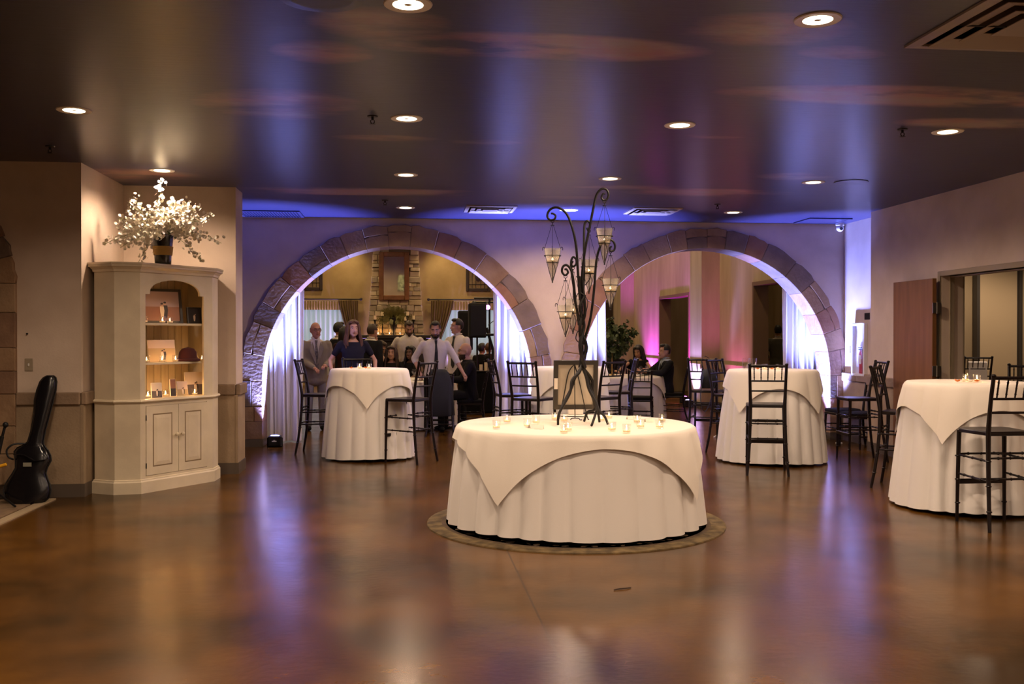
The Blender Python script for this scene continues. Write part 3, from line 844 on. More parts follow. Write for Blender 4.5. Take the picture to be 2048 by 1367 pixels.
# ================================================================ CHIAVARI CHAIRS
def bamboo(b, p, q, r, n=8):
    """turned rod with bead rings"""
    p, q = Vector(p), Vector(q); pts, rad = [], []
    for t, k in ((0, .8), (.2, 1), (.215, 1.45), (.235, 1.45), (.25, 1), (.49, 1), (.495, 1.4), (.51, 1.4), (.515, 1), (.75, 1), (.765, 1.45), (.785, 1.45), (.8, 1), (1, .8)):
        pts.append(p.lerp(q, t)); rad.append(r*k)
    b.tube(pts, rad, n)
    return b
def chiavari(name, label, sh, ht, cushion=None, foot=False):
    """origin on the floor at the seat centre; backrest on local +Y"""
    t = thing(name, label, 'chair')
    wf, wb = .20, .175; yf, yb = -.19, .185
    top = ht
    def post(s, z):   # rear post: kicks back below the seat, leans back above it
        if z <= sh: u = 1 - z / sh; return Vector((s*(wb + .035*u*u), yb + .075*u*u, z))
        u = (z - sh) / (top - sh); return Vector((s*(wb + .012*u), yb + .055*u + .03*u*u, z))
    for s in (-1, 1):
        zs = [0, sh*.25, sh*.5, sh*.75, sh, sh+(top-sh)*.33, sh+(top-sh)*.66, top]
        b = MB().tube([post(s, z) for z in zs], [.0135, .0155, .0165, .0175, .019, .0165, .0155, .015], 8)
        b.lathe([(0, top+.018), (.012, top+.016), (.019, top+.006), (.017, top-.004), (.012, top-.008)][::-1], 10, c=post(s, top) - Vector((0, 0, top)))
        for fr in (.2, .45, .7): 
            z = sh*fr; q = post(s, z); b.lathe([(.017, -.006), (.022, -.002), (.022, .002), (.017, .006)], 10, c=q)
        b.build('leg', m_chair, t, smooth=True)
        b = MB().tube([(s*wf*1.0, yf, 0), (s*wf*.98, yf+.005, sh*.5), (s*wf*.95, yf+.012, sh-.02)], [.0125, .0155, .0185], 8)
        for fr in (.2, .45, .7): b.lathe([(.017, -.006), (.021, -.002), (.021, .002), (.017, .006)], 10, c=(s*wf*.985, yf+.004, sh*fr))
        b.build('leg', m_chair, t, smooth=True)
    # seat: rounded trapezoid board
    def srow(z, k):
        pts = []
        for x, y in ((-wb, yb-.0), (-wf-.012, yf+.05), (-wf+.02, yf-.015), (0, yf-.028), (wf-.02, yf-.015), (wf+.012, yf+.05), (wb, yb-.0)): pts.append(Vector((x*k, y*k + (1-k)*0, z)))
        return pts
    MB().loft([srow(sh-.034, .95), srow(sh-.03, 1.), srow(sh-.008, 1.), srow(sh, .97)]).build('seat', m_chair, t, smooth=True, ang=35)
    if cushion:
        MB().loft([srow(sh+.001, .96), srow(sh+.02, 1.0), srow(sh+.04, .97), srow(sh+.05, .80)]).build('cushion', cushion, t, smooth=True, ang=60)
    zr = [top - .012, top - .17, top - .275]
    def bar(z, r):
        a, c = post(-1, z), post(1, z); m = (a + c)/2 + Vector((0, .012, 0))
        pts = [a, a.lerp(m, .5) + Vector((0, .004, 0)), m, c.lerp(m, .5) + Vector((0, .004, 0)), c]
        return MB().tube(pts, r, 8)
    bar(zr[0], .0125).build('crest_rail', m_chair, t, smooth=True)
    for z in zr[1:]:
        b = bar(z, .0095); a, c = post(-1, z), post(1, z)
        b.build('back_rail', m_chair, t, smooth=True)
    for k in range(5):
        u = (k + .5 + .0) / 5; u = .12 + .76 * k / 4
        p0 = post(-1, zr[1]).lerp(post(1, zr[1]), u) + Vector((0, .012*(1-abs(2*u-1)), 0)); p1 = post(-1, zr[0]).lerp(post(1, zr[0]), u) + Vector((0, .012*(1-abs(2*u-1)), 0))
        bamboo(MB(), p0, p1, .0065, 6).build('spindle', m_chair, t, smooth=True)
    st = MB
    for fr in ((.78, .73, .52) if foot else (.55, .42)):
        z = sh*fr; bamboo(MB(), post(-1, z), post(1, z), .0085).build('stretcher', m_chair, t, smooth=True)
    for s in (-1, 1):
        for fr in ((.70, .50) if foot else (.58, .36)):
            z = sh*fr; bamboo(MB(), post(s, z), (s*wf*.985, yf+.004, z+.01), .0085).build('stretcher', m_chair, t, smooth=True)
    if foot:
        MB().box(-wf*.99, wf*.99, yf-.012, yf+.014, sh*.40, sh*.40+.04).build('foot_rail', m_chair, t, bevel=.005)
        bamboo(MB(), (-wf*.98, yf+.004, sh*.72), (wf*.98, yf+.004, sh*.72), .0085).build('stretcher', m_chair, t, smooth=True)
    else:
        bamboo(MB(), (-wf*.98, yf+.004, sh*.5), (wf*.98, yf+.004, sh*.5), .0085).build('stretcher', m_chair, t, smooth=True)
    return t
STOOL = chiavari('bar_stool', 'x', .745, 1.165, foot=True)
CHAIR = chiavari('dining_chair', 'x', .425, .90, cushion=m_cush)
_used = set()
def seat(proto, loc, rz, label, group=None):
    if proto.name in _used: o = copy_tree(proto)
    else: o = proto; _used.add(proto.name)
    o.location = loc; o.rotation_euler = (0, 0, rz); o['label'] = label
    if group: o['group'] = group
    return o
def stool_px(px, py, rz, label, proto=None):
    p = P(px, py, Z=0)
    return seat(proto or STOOL, (p.x, p.y, 0), R(rz), label)
# rz = 0: backrest away from the camera; 180: backrest towards the camera
BL = 'dark high chiavari stool '
stool_px(640, 905, 82, BL + 'left of the cocktail table, against the violet drape')
stool_px(818, 923, 235, BL + 'pulled out beside the table of the navy-dressed woman')
stool_px(718, 895, 8, BL + 'behind the cocktail table, in front of the navy-dressed woman')
seat(STOOL, (at(1066, 11.35), 11.35, 0), R(143), BL + 'nearest the picture easel, its back towards the big round table')
seat(STOOL, (at(1024, 12.1), 12.1, 0), R(97), BL + 'beside the drape, left of the table between the arches')
seat(STOOL, (at(1196, 11.45), 11.45, 0), R(215), BL + 'right of the picture easel, partly behind the iron candle tree')
seat(STOOL, (at(1232, 12.55), 12.55, 0), R(262), BL + 'between the pier table and the right arch drape')
stool_px(1533, 945, 162, BL + 'before the table with two glasses, back to the open floor')
STB = seat(STOOL, (at(1413, 12.75), 12.75, 0), R(150), BL + 'with a black shoulder bag hanging on its back')
seat(STOOL, (at(1466, 11.85), 11.85, 0), R(40), BL + 'behind the table with two glasses, by the bag stool')
stool_px(1718, 920, 265, BL + 'turned sideways beside the plastered pier')
stool_px(1808, 974, 50, BL + 'in front of the open wooden door leaf')
stool_px(1990, 1050, 180, BL + 'before the table by the doorway, back to the open floor')
stool_px(2052, 962, -40, BL + 'behind the high table by the doorway, near the door frame')
# dining chairs
CL = 'dark low chiavari chair with black cushion '
def chair_at(px, Y, rz, label, X=None):
    return seat(CHAIR, (at(px, Y) if X is None else X, Y, 0), R(rz), label)
chair_at(1281, 15.75, 165, CL + 'backing onto the foyer at the greenery table')
chair_at(1345, 16.75, 255, CL + 'under the seated man in the navy suit')
chair_at(941, 15.35, 268, CL + 'under the bald bearded man')
chair_at(880, 14.45, 178, CL + 'covered by a black suit jacket')
chair_at(783, 17.15, 0, CL + 'under the smiling long-haired woman')
chair_at(822, 17.2, 0, CL + 'under the smiling woman in the sleeveless dress')
chair_at(755, 17.7, 35, CL + 'under the man in the pink shirt')
chair_at(1277, 18.4, 0, CL + 'under the woman in the black dress')
chair_at(1228, 18.6, 0, CL + 'behind the greenery centrepiece')
chair_at(1690, 12.78, 275, CL + 'by the arch foot, standing alone in the nook')
chair_at(1722, 12.2, 285, CL + 'below the fire extinguisher cabinet')
seat(STOOL, (8.27, 13.4, 0), R(165), BL + 'with a white cloth, in the room beyond the doorway')
# ================================================================ CANDLES
def votive_mesh():
    g = MB().lathe([(.026, .0), (.0285, .0), (.0325, .066), (.0305, .066), (.0268, .008), (0, .008)], 18)
    w = MB().lathe([(0, .0085), (.0262, .0085), (.0272, .020), (.026, .022), (0, .021)], 14)
    f = MB().lathe([(0, .022), (.0042, .027), (.005, .032), (.003, .040), (0, .047)], 8)
    return g.mesh('votive_glass', m_glass, True), w.mesh('votive_wax', m_wax, True), f.mesh('votive_flame', m_flame, True)
VG, VW, VF = votive_mesh()
def votive(loc, label, group=None, light=.0):
    t = thing('votive_candle', label, 'candle', loc, random.random() * 6, group)
    put('glass_cup', VG, t); put('wax', VW, t); put('flame', VF, t)
    if light: lamp('candle_light', 'POINT', light, (1, .50, .16), t, (0, 0, .053), shadow_soft_size=.003)
    return t
random.seed(3)
for x, y in ((993, 857), (1014, 845), (1055, 854), (1072, 847), (1110, 839), (1128, 843), (1127.6, 866), (1136, 861), (1203, 842), (1218, 836),
             (1223.7, 861), (1253, 866), (1274.5, 845), (1281, 855), (1324, 843), (1319, 856)):
    p = P(x, y, Z=.775)
    votive((p.x, p.y, .7745), 'lit votive candle in a clear glass cup on the big round table', 'votive candles on the big round table', .25)
m_card = M('ivory_card', (.80, .74, .66), .7)
for x, y, rz, lab in ((1066, 855, .5, 'small folded ivory card lying beside the votives in front of the easel'), (1078, 857, -.3, 'small ivory card standing next to the folded card'), (1262, 838, .1, 'flat ivory card on the far side of the big round table'), (1298, 843, .2, 'small ivory place card between two votives')):
    p = P(x, y, Z=.775)
    o = MB().add([(-.035, -.02, 0), (.035, -.02, 0), (.035, 0, .03), (-.035, 0, .03), (.035, .02, 0), (-.035, .02, 0)], [(0, 1, 2, 3), (3, 2, 4, 5)]).build('place_card', m_card, loc=(p.x, p.y, .7745), rot=(0, 0, rz))
    tag(o, lab, 'card')
def petals(c, n, r, z, name, label):
    t = thing('petal_scatter', label, 'petals', (c[0], c[1], z))
    mo, mi = M('orange_petal', (.75, .20, .02), .6), M('cream_petal', (.80, .66, .50), .6)
    rg = random.Random(n)
    for k in range(n):
        x, y = rg.uniform(-r, r), rg.uniform(-.05, .05)
        def fn(u, v, s=rg.uniform(.02, .03)):
            a = (u-.5)*2; c_ = (v-.5)*2; return (a*s*(1-.4*abs(c_)), c_*s*1.2, .004 + .012*(a*a + c_*c_)*(.5+.5*sin(k)))
        MB().grid(fn, 5, 5).build('petal', mo if k % 3 else mi, t, True, loc=(x, y, .001), rot=(0, 0, rg.uniform(0, 6)))
for c, pts, lab in ((LT, ((719, 733), (738, 734)), 'near the navy-dressed woman'), (MT, ((1529, 736), (1556, 736)), 'with the drinking glasses'), (NT, ((1931, 766), (1954, 766)), 'by the doorway')):
    for x, y in pts:
        p = P(x, y, X=None, Y=c.y + (.02 if x % 2 else -.08))
        votive((p.x, p.y, HT + .0045), 'lit votive candle in a clear glass cup on the high table ' + lab, 'votives on the high table ' + lab, .5)
    q = P(pts[0][0], 0, Y=c.y - .1)
    petals((q.x + .06, c.y - .15), 7, .17, HT + .006, 'p', 'scattered orange and cream petals on the high table ' + lab)
m_water = glassy('tumbler_water', (.92, .93, .94), .10)
for x, lab in ((1491, 'tall clear drinking glass, left of the pair on the high table'), (1506, 'tall clear drinking glass, right of the pair on the high table')):
    p = P(x, 735, Y=MT.y - .12)
    t = thing('drinking_glass', lab, 'glass', (p.x, p.y, HT + .0045))
    MB().lathe([(.029, 0), (.031, 0), (.042, .135), (.040, .135), (.030, .010), (0, .010)], 18).build('glass_body', m_glass, t, True)
    MB().lathe([(0, .011), (.0295, .011), (.0355, .075), (0, .075)], 14).build('ice_water', m_water, t, True)

# ================================================================ IRON CANDLE TREE ON THE BIG TABLE
TREE = Vector((at(1166, 7.55), 7.55, .775))
ct = thing('candle_tree', 'tall black wrought-iron branch candelabra with hanging lanterns on the big round table', 'candelabra', TREE)
TY = TREE.y
def tp(px, py, dy=0.):
    """photo pixel -> tree-local point on the plane dy behind the trunk"""
    return P(px, py, Y=TY + dy) - TREE
def smooth(pts, n=6):
    pts = [Vector(p) for p in pts]; out = []
    for i in range(len(pts) - 1):
        p0, p1, p2, p3 = pts[max(i-1, 0)], pts[i], pts[i+1], pts[min(i+2, len(pts)-1)]
        for k in range(n):
            t = k / n
            out.append(.5*((2*p1) + (p2-p0)*t + (2*p0-5*p1+4*p2-p3)*t*t + (3*p1-p0-3*p2+p3)*t**3))
    out.append(pts[-1]); return out
def branch(spec, r0, r1, name='branch', n=8):
    pts = smooth([tp(*q) for q in spec]); L = len(pts)
    return MB().tube(pts, [r0 + (r1-r0)*i/(L-1) for i in range(L)], n).build(name, m_iron, ct, smooth=True)
# twisted trunk rods
for k, spec in enumerate((((1160, 735, .02), (1164, 700, .02), (1160, 660, -.01), (1163, 620, .02), (1160, 580, .01), (1158, 552, .0)),
                          ((1170, 735, -.01), (1160, 690, -.03), (1168, 650, .02), (1160, 615, -.01), (1170, 590, .01)),
                          ((1165, 730, .01), (1172, 690, .03), (1160, 655, .03), (1170, 625, .0), (1164, 560, .02)))):
    branch(spec, .015, .012, 'trunk_rod')
# scrolled arms: (px, py, depth offset)
ARMS = [
    [(1160, 600, 0), (1156, 545, 0), (1152, 490, 0), (1143, 450, 0), (1132, 426, 0), (1116, 415, 0), (1103, 417, 0), (1096, 425, 0), (1095, 434, 0), (1101, 440, 0), (1109, 438, 0), (1111, 431, 0), (1106, 427, 0), (1102, 427, 0)],
    [(1162, 600, .02), (1164, 550, .02), (1170, 500, .02), (1179, 455, .02), (1187, 415, .02), (1193, 390, .02), (1203, 378, .02), (1213, 379, .02), (1217, 389, .02), (1214, 398, .02), (1207, 400, .02), (1203, 395, .02), (1206, 388, .02), (1210, 387, .02)],
    [(1166, 600, .1), (1168, 540, .16), (1168, 480, .2), (1169, 450, .22), (1174, 442, .22), (1179, 445, .22), (1180, 455, .22), (1176, 460, .22), (1174, 455, .22)],
    [(1165, 690, .05), (1180, 640, .03), (1188, 580, .02), (1193, 520, .02), (1202, 490, .02), (1214, 479, .02), (1225, 481, .02), (1230, 491, .02), (1228, 500, .02), (1221, 502, .02), (1220, 496, .02), (1223, 492, .02)],
    [(1158, 640, -.05), (1150, 600, -.1), (1148, 570, -.12), (1143, 542, -.12), (1134, 530, -.12), (1126, 533, -.12), (1124, 543, -.12), (1130, 550, -.12), (1136, 545, -.12), (1133, 538, -.12), (1129, 539, -.12)],
    [(1158, 650, .1), (1150, 590, .14), (1144, 550, .15), (1142, 525, .15), (1146, 514, .15), (1152, 518, .15), (1152, 528, .15), (1146, 533, .15), (1143, 528, .15), (1146, 522, .15)],
]
for a in ARMS: branch(a, .0105, .0075, 'arm')
for spec in (((1164, 640, 0), (1150, 610, 0), (1158, 585, 0), (1175, 600, 0), (1172, 625, 0)), ((1166, 690, 0), (1152, 678, 0), (1158, 662, 0), (1175, 690, 0), (1170, 712, 0), (1160, 700, 0)), ((1160, 560, 0), (1152, 552, 0)), ((1170, 570, 0), (1179, 558, 0), (1182, 545, 0))):
    branch(spec, .0045, .003, 'vine_tendril', 6)
LEGS = [[(1164, 730, 0), (1158, 745, -.04), (1144, 760, -.1), (1140, 785, -.12), (1124, 815, -.16), (1117, 830, -.17), (1116, 849, -.17)],
        [(1164, 732, 0), (1172, 752, -.02), (1178, 778, -.05), (1192, 805, -.1), (1198, 820, -.13), (1209, 832, -.16), (1216, 848, -.18)],
        [(1166, 732, 0), (1176, 755, .02), (1183, 780, .02), (1194, 810, -.05), (1190, 830, -.12), (1183, 851, -.22)],
        [(1162, 735, 0), (1150, 755, -.05), (1143, 775, -.06), (1130, 800, -.12), (1120, 822, -.15)],
        [(1166, 735, 0), (1184, 760, .03), (1185, 790, .03), (1196, 825, .05), (1199, 845, .06)],
        [(1168, 735, 0), (1178, 770, .05), (1190, 815, .08), (1175, 824, .1), (1168, 843, .12)]]
for a in LEGS: 
    pts = smooth([tp(*q) for q in a]); L = len(pts)
    if a[-1][1] > 825: pts[-1].z = .008; pts[-2].z = max(pts[-2].z, .012)
    MB().tube(pts, [.0125 - .003*i/L for i in range(L)], 8).build('leg', m_iron, ct, smooth=True)

m_lglass = glassy('seeded_glass', (.96, .95, .93), .10, .12)
_n = m_lglass.node_tree; _o = _n.nodes['Material Output']; _s = _o.inputs['Surface'].links[0].from_socket
_d = _n.nodes.new('ShaderNodeBsdfTranslucent'); _d.inputs['Color'].default_value = (.95, .9, .84, 1)
_x = _n.nodes.new('ShaderNodeMixShader'); _x.inputs['Fac'].default_value = .22
_n.links.new(_s, _x.inputs[1]); _n.links.new(_d.outputs[0], _x.inputs[2]); _n.links.new(_x.outputs[0], _o.inputs['Surface'])
def lantern(px, y_hook, y_rim, y_tip, dy, label, lx=0):
    """hanging glass cone in an iron cradle; hook at y_hook, glass rim at y_rim, pointed tip at y_tip"""
    top = P(px, y_hook, Y=TY + dy); rim = P(px, y_rim, Y=TY + dy).z - top.z; tip = P(px + lx, y_tip, Y=TY + dy).z - top.z
    t = thing('hanging_lantern', label, 'lantern', top)
    Hh = rim - tip; r = .068
    MB().lathe([(.006, tip + .012), (.022, tip + Hh*.25), (.042, tip + Hh*.55), (.058, tip + Hh*.85), (.066, rim), (.063, rim), (.055, tip + Hh*.85), (.039, tip + Hh*.55), (.018, tip + Hh*.26), (0, tip+.02)], 20).build('glass_cone', m_lglass, t, smooth=True)
    b = MB(); b.tube([(r*.97*cos(2*pi*k/20), r*.97*sin(2*pi*k/20), tip + Hh*.78) for k in range(20)], .0035, 6, closed=True)
    b.tube([(.046*cos(2*pi*k/16), .046*sin(2*pi*k/16), tip + Hh*.57) for k in range(16)], .004, 6, closed=True)
    for k in range(3):
        a = 2*pi*k/3 + .35; ca, sa = cos(a), sin(a)
        prof = [(.004, tip), (.020, tip + Hh*.2), (.046, tip + Hh*.52), (.064, tip + Hh*.80), (.074, rim + .004), (.083, rim + .016), (.092, rim + .008), (.092, rim - .010)]
        pts = smooth([(q*ca, q*sa, z) for q, z in prof], 3); b.tube(pts, .0026, 6)
        c2 = a + .9
        b.tube(smooth([(.006*ca, .006*sa, tip+.01), (.03*cos(c2), .03*sin(c2), tip + Hh*.33), (.05*ca, .05*sa, tip + Hh*.6)], 4), .0026, 5)
    b.lathe([(0, tip - .016), (.007, tip - .008), (.004, tip)], 8)
    b.build('iron_cradle', m_iron, t, smooth=True)
    b = MB()
    for k in range(3):
        a = 2*pi*k/3 + .35; b.tube([(.074*cos(a), .074*sin(a), rim), (.008*cos(a), .008*sin(a), -.035)], .0018, 5)
    b.lathe([(0, -.030), (.016, -.034), (.016, -.038), (0, -.038)], 10)
    b.tube([(0, 0, -.03), (0, 0, -.012)], .0035, 6)
    b.tube([(.013*sin(2*pi*k/12), 0, -.002 + .013*cos(2*pi*k/12)) for k in range(12)], .0025, 5, closed=True)
    b.build('hanging_wires', m_iron, t, smooth=True)
    MB().lathe([(0, tip + Hh*.57), (.036, tip + Hh*.57), (.040, tip + Hh*.57 + .016), (0, tip + Hh*.57 + .016)], 14).build('candle', m_wax, t, smooth=True)
    z = tip + Hh*.57 + .017
    MB().lathe([(0, z), (.005, z+.005), (.006, z+.011), (.0035, z+.020), (0, z+.028)], 8).build('flame', m_flame, t, smooth=True)
lantern(1105, 441, 497, 562, 0, 'hanging glass lantern on the wide side arm of the candle tree, before the plaster pier')
lantern(1209, 402, 457, 526, .02, 'hanging glass lantern under the tallest scroll of the candle tree')
lantern(1178, 461, 519, 584, .22, 'hanging glass lantern close behind the trunk of the candle tree')
lantern(1221, 502, 557, 617, .02, 'hanging glass lantern on the low outer arm in front of the purple wall')
lantern(1131, 552, 610, 670, -.12, 'lowest hanging glass lantern of the overlapping pair on the candle tree')
lantern(1146, 535, 597, 664, .15, 'rear hanging glass lantern of the overlapping pair on the candle tree')

# picture frame seen from behind on a small wire easel
m_frdk = M('black_wood_frame', (.02, .016, .013), .5)
m_frback = M('frame_backing', (.42, .37, .30), .8)
EY = 7.95
pf = thing('picture_frame', 'black picture frame seen from behind, standing on a wire easel', 'frame', P(1152, 822, Y=EY))
o0 = P(1152, 822, Y=EY)
def ep(px, py, dy=0): return P(px, py, Y=EY + dy) - o0
def frame_bar(a, c): 
    (x0, z0), (x1, z1) = a, c
    return MB().box(x0, x1, -.012, .012, z0, z1)
A_, B_ = ep(1106, 818), ep(1194, 719)
x0, x1, z0, z1 = A_.x, B_.x, A_.z, B_.z; w_ = .037
lean = Matrix.Rotation(R(6), 4, 'X')
for q in ((x0, x0+w_, z0, z1), (x1-w_, x1, z0, z1), (x0+w_, x1-w_, z0, z0+w_), (x0+w_, x1-w_, z1-w_, z1)):
    MB().box(q[0], q[1], -.012, .012, q[2], q[3]).xf(lean).build('frame_rail', m_frdk, pf)
MB().box(x0+w_, x1-w_, -.002, .006, z0+w_, z1-w_).xf(lean).build('backing_board', m_frback, pf)
MB().box(x0+.004, x0+.034, -.0135, -.0125, z0+.17, z0+.26).xf(lean).build('sticker', m_card, pf)
tb = MB()
for zz in (z0+w_+.03, (z0+z1)/2, z1-w_-.03):
    for xx in (x0+w_, x1-w_): tb.box(xx-.008, xx+.008, -.006, -.003, zz-.002, zz+.002)
for xx in (x0+.1, (x0+x1)/2, x1-.1):
    for zz in (z0+w_, z1-w_): tb.box(xx-.002, xx+.002, -.006, -.003, zz-.008, zz+.008)
tb.xf(lean).build('tacks', m_metal, pf)
ez = thing('wire_easel', 'black wire table easel holding the picture frame', 'easel', (o0.x, EY, .775))
dz = o0.z - .775
def eq(px, py, dy=0): 
    v = P(px, py, Y=EY + dy) - Vector((o0.x, EY, .775)); v.z = max(v.z, .006); return v
eb = MB()
eb.tube([eq(1149, 728, -.05), eq(1150, 835, -.10)], .004, 6)
eb.tube(smooth([eq(1149, 728, -.04), eq(1137, 745, -.04), eq(1128, 790, -.03), eq(1118, 838, -.02), eq(1116, 845, -.02)]), .0045, 6)
eb.tube(smooth([eq(1149, 728, -.04), eq(1158, 760, -.04), eq(1170, 815, -.03), eq(1176, 838, -.02), eq(1178, 843, -.02)]), .0045, 6)
eb.build('easel_frame', m_iron, ez, smooth=True)
eb = MB().tube([eq(1118, 832, -.04), eq(1174, 833, -.04)], .004, 6)
eb.tube(smooth([eq(1141, 846, -.1), eq(1144, 836, -.1), eq(1157, 836, -.1), eq(1160, 845, -.1), eq(1164, 846, -.1), eq(1163, 842, -.1)]), .004, 6)
eb.build('easel_feet', m_iron, ez, smooth=True)
bx_ = thing('white_card_box', 'small white card box on the table behind the picture easel', 'box', P(1150, 828, Z=.775))
MB().box(-.06, .07, -.02, .03, 0, .06).build('box_body', m_card, bx_)
MB().box(-.065, .075, -.025, .035, .06, .075).build('box_lid', m_card, bx_)

# ================================================================ CORNER CABINET
cp = [Vector(q) for q in ((-2.875, 9.46), (-2.66, 9.335), (-2.44, 9.375), (-1.925, 10.105), (-1.915, 10.34), (-2.06, 10.55), (-2.86, 10.55))]
cab = thing('corner_cabinet', 'tall distressed cream corner cabinet with open arched shelves in the alcove', 'cabinet', (0, 0, 0))
_cc = sum(cp, Vector((0, 0))) / len(cp)
def off(poly, d):
    n = len(poly); out = []
    for i in range(n):
        a, b, c = poly[i-1], poly[i], poly[(i+1) % n]
        e1, e2 = (b-a).normalized(), (c-b).normalized()
        n1, n2 = Vector((e1.y, -e1.x)), Vector((e2.y, -e2.x))
        k = (n1+n2); k = k / max(.3, k.dot(n1))
        out.append(b + k*d)
    return out
def mold(name, prof, mat):
    rings = []
    for d, z in prof: rings.append([Vector((q.x, q.y, z)) for q in off(cp, d)])
    return MB().loft(rings).build(name, mat, cab)
mold('base_moulding', [(.022, 0), (.022, .105), (.012, .118), (.012, .125), (0, .132)], m_creamw)
mold('waist_moulding', [(0, .838), (.016, .846), (.024, .858), (.016, .872), (0, .876)], m_creamw)
mold('crown_moulding', [(0, 2.06), (.012, 2.065), (.016, 2.085), (.034, 2.105), (.048, 2.112), (.048, 2.128), (.054, 2.134), (.054, 2.15), (.0, 2.15)], m_creamw)
U = (cp[3] - cp[2]); WF = U.length; U.normalize(); NV = Vector((U.y, -U.x))       # front face: along, outward
def fpos(u, d, z):  # d outward from the front face
    q = cp[2] + U*u + NV*d; return Vector((q.x, q.y, z))
# side panels (two canted boards on each side) and the back
def panel(name, a, b, z0, z1, mat, t=.02):
    e = (b-a).normalized(); n = Vector((-e.y, e.x))
    MB().prism([tuple(a), tuple(b), tuple(b+n*t), tuple(a+n*t)], z0, z1).build(name, mat, cab)
for z0, z1 in ((.13, .84), (.876, 2.06)):
    panel('side_panel', cp[0], cp[1], z0, z1, m_creamw); panel('side_panel', cp[1], cp[2], z0, z1, m_creamw)
    panel('side_panel', cp[3], cp[4], z0, z1, m_creamw); panel('side_panel', cp[4], cp[5], z0, z1, m_creamw)
panel('back_panel', cp[5], cp[6], .0, 2.06, m_creamw); panel('back_panel', cp[6], cp[0], .0, 2.06, m_creamw)
# front face frame with arched opening
u0, u1 = .062, WF - .115
fz = [(0, .876), (u0, .876), (u0, 1.862)]
uc, hw_ = (u0+u1)/2, (u1-u0)/2
fz += [(u0 + .05, 1.862)]
for k in range(17):
    a = pi - pi*k/16; fz.append((uc + (hw_-.052)*cos(a), 1.885 + .118*sin(a)))
fz += [(u1 - .05, 1.862), (u1, 1.862), (u1, .876), (WF, .876), (WF, 2.06), (0, 2.06)]
def fr(name, poly, d0, d1, mat, par=None): return MB().prism(poly, d0, d1, lambda a, b_, d: fpos(a, d, b_)).build(name, mat, par or cab)
# split at the crown of the arch so both halves stay simple polygons
mid = 3 + 9
fr('face_frame', fz[:mid+1] + [(uc, 2.06), (0, 2.06)], -.022, 0, m_cream); fr('face_frame', [(uc, 2.06)] + fz[mid:-1], -.022, 0, m_cream)
fr('lower_frame', [(0, .13), (WF, .13), (WF, .838), (0, .838)], -.03, -.012, m_cream)
fr('lower_frame_stile', [(0, .13), (.062, .13), (.062, .838), (0, .838)], -.012, 0, m_cream); fr('lower_frame_stile', [(WF-.075, .13), (WF, .13), (WF, .838), (WF-.075, .838)], -.012, 0, m_cream)
fr('lower_frame_rail', [(.062, .13), (WF-.075, .13), (WF-.075, .155), (.062, .155)], -.012, 0, m_cream); fr('lower_frame_rail', [(.062, .812), (WF-.075, .812), (WF-.075, .838), (.062, .838)], -.012, 0, m_cream)
um = .062 + (WF-.137)*.515
for q0, q1, kn in ((.066, um-.003, um-.035), (um+.003, WF-.079, um+.035)):
    d_ = fr('cabinet_door', [(q0, .159), (q1, .159), (q1, .808), (q0, .808)], -.010, .004, m_cream)
    s = .075
    def rect(a, b_, c, e): return [(a, b_), (c, b_), (c, e), (a, e)]
    fr('panel_glaze_shade', rect(q0+s, .159+s, q1-s, .808-s), .004, .0045, m_glaze_shade, d_)  # thin dark sheet on the door: worn glaze plus painted groove shade
    pz = MB(); g = .012
    def ring(i, d): return [fpos(q0+s+i, d, .159+s+i), fpos(q1-s-i, d, .159+s+i), fpos(q1-s-i, d, .808-s-i), fpos(q0+s+i, d, .808-s-i)]
    pz.loft([ring(g, .003), ring(g, .005), ring(g+.035, .010), ring(g+.038, .010)]).build('raised_panel', m_cream, d_)
    kp = fpos(kn, .004, .52)
    Mr = Matrix(((U.x, 0, NV.x), (U.y, 0, NV.y), (0, 1, 0)))
    MB().lathe([(.006, 0), (.006, .012), (.017, .020), (.019, .028), (.012, .035), (0, .037)], 14, c=kp, M=Mr).build('knob', m_creamw, d_, smooth=True)
for z in (.25, .70):
    MB().obox(fpos(.064, .004, z), .008, .008, .05).build('hinge', m_iron, cab)
# shelves, counter and tongue-and-groove back
DB = .36
def shelf(z, t, d0, mat=m_cream): fr('shelf', [(.03, z-t), (WF-.03, z-t), (WF-.03, z), (.03, z)], -DB, d0, mat)
shelf(.878, .012, -.0); shelf(1.215, .020, -.03); shelf(1.590, .020, -.03); 
nb = 11
m_plank = M('cabinet_back_board', (.42, .34, .23), .7, col2=(.52, .43, .30), vs=6, stretch=(3, 3, .5))
for k in range(nb):
    a, c = -.06 + (WF+.08)*k/nb, -.06 + (WF+.08)*(k+1)/nb
    fr('back_board', [(a+.003, .88), (c-.003, .88), (c-.003, 2.06), (a+.003, 2.06)], -DB-.012 - .004*(k % 2), -DB, m_plank)
fr('back_gap', [(-.06, .88), (WF+.02, .88), (WF+.02, 2.06), (-.06, 2.06)], -DB-.02, -DB-.014, m_plank)

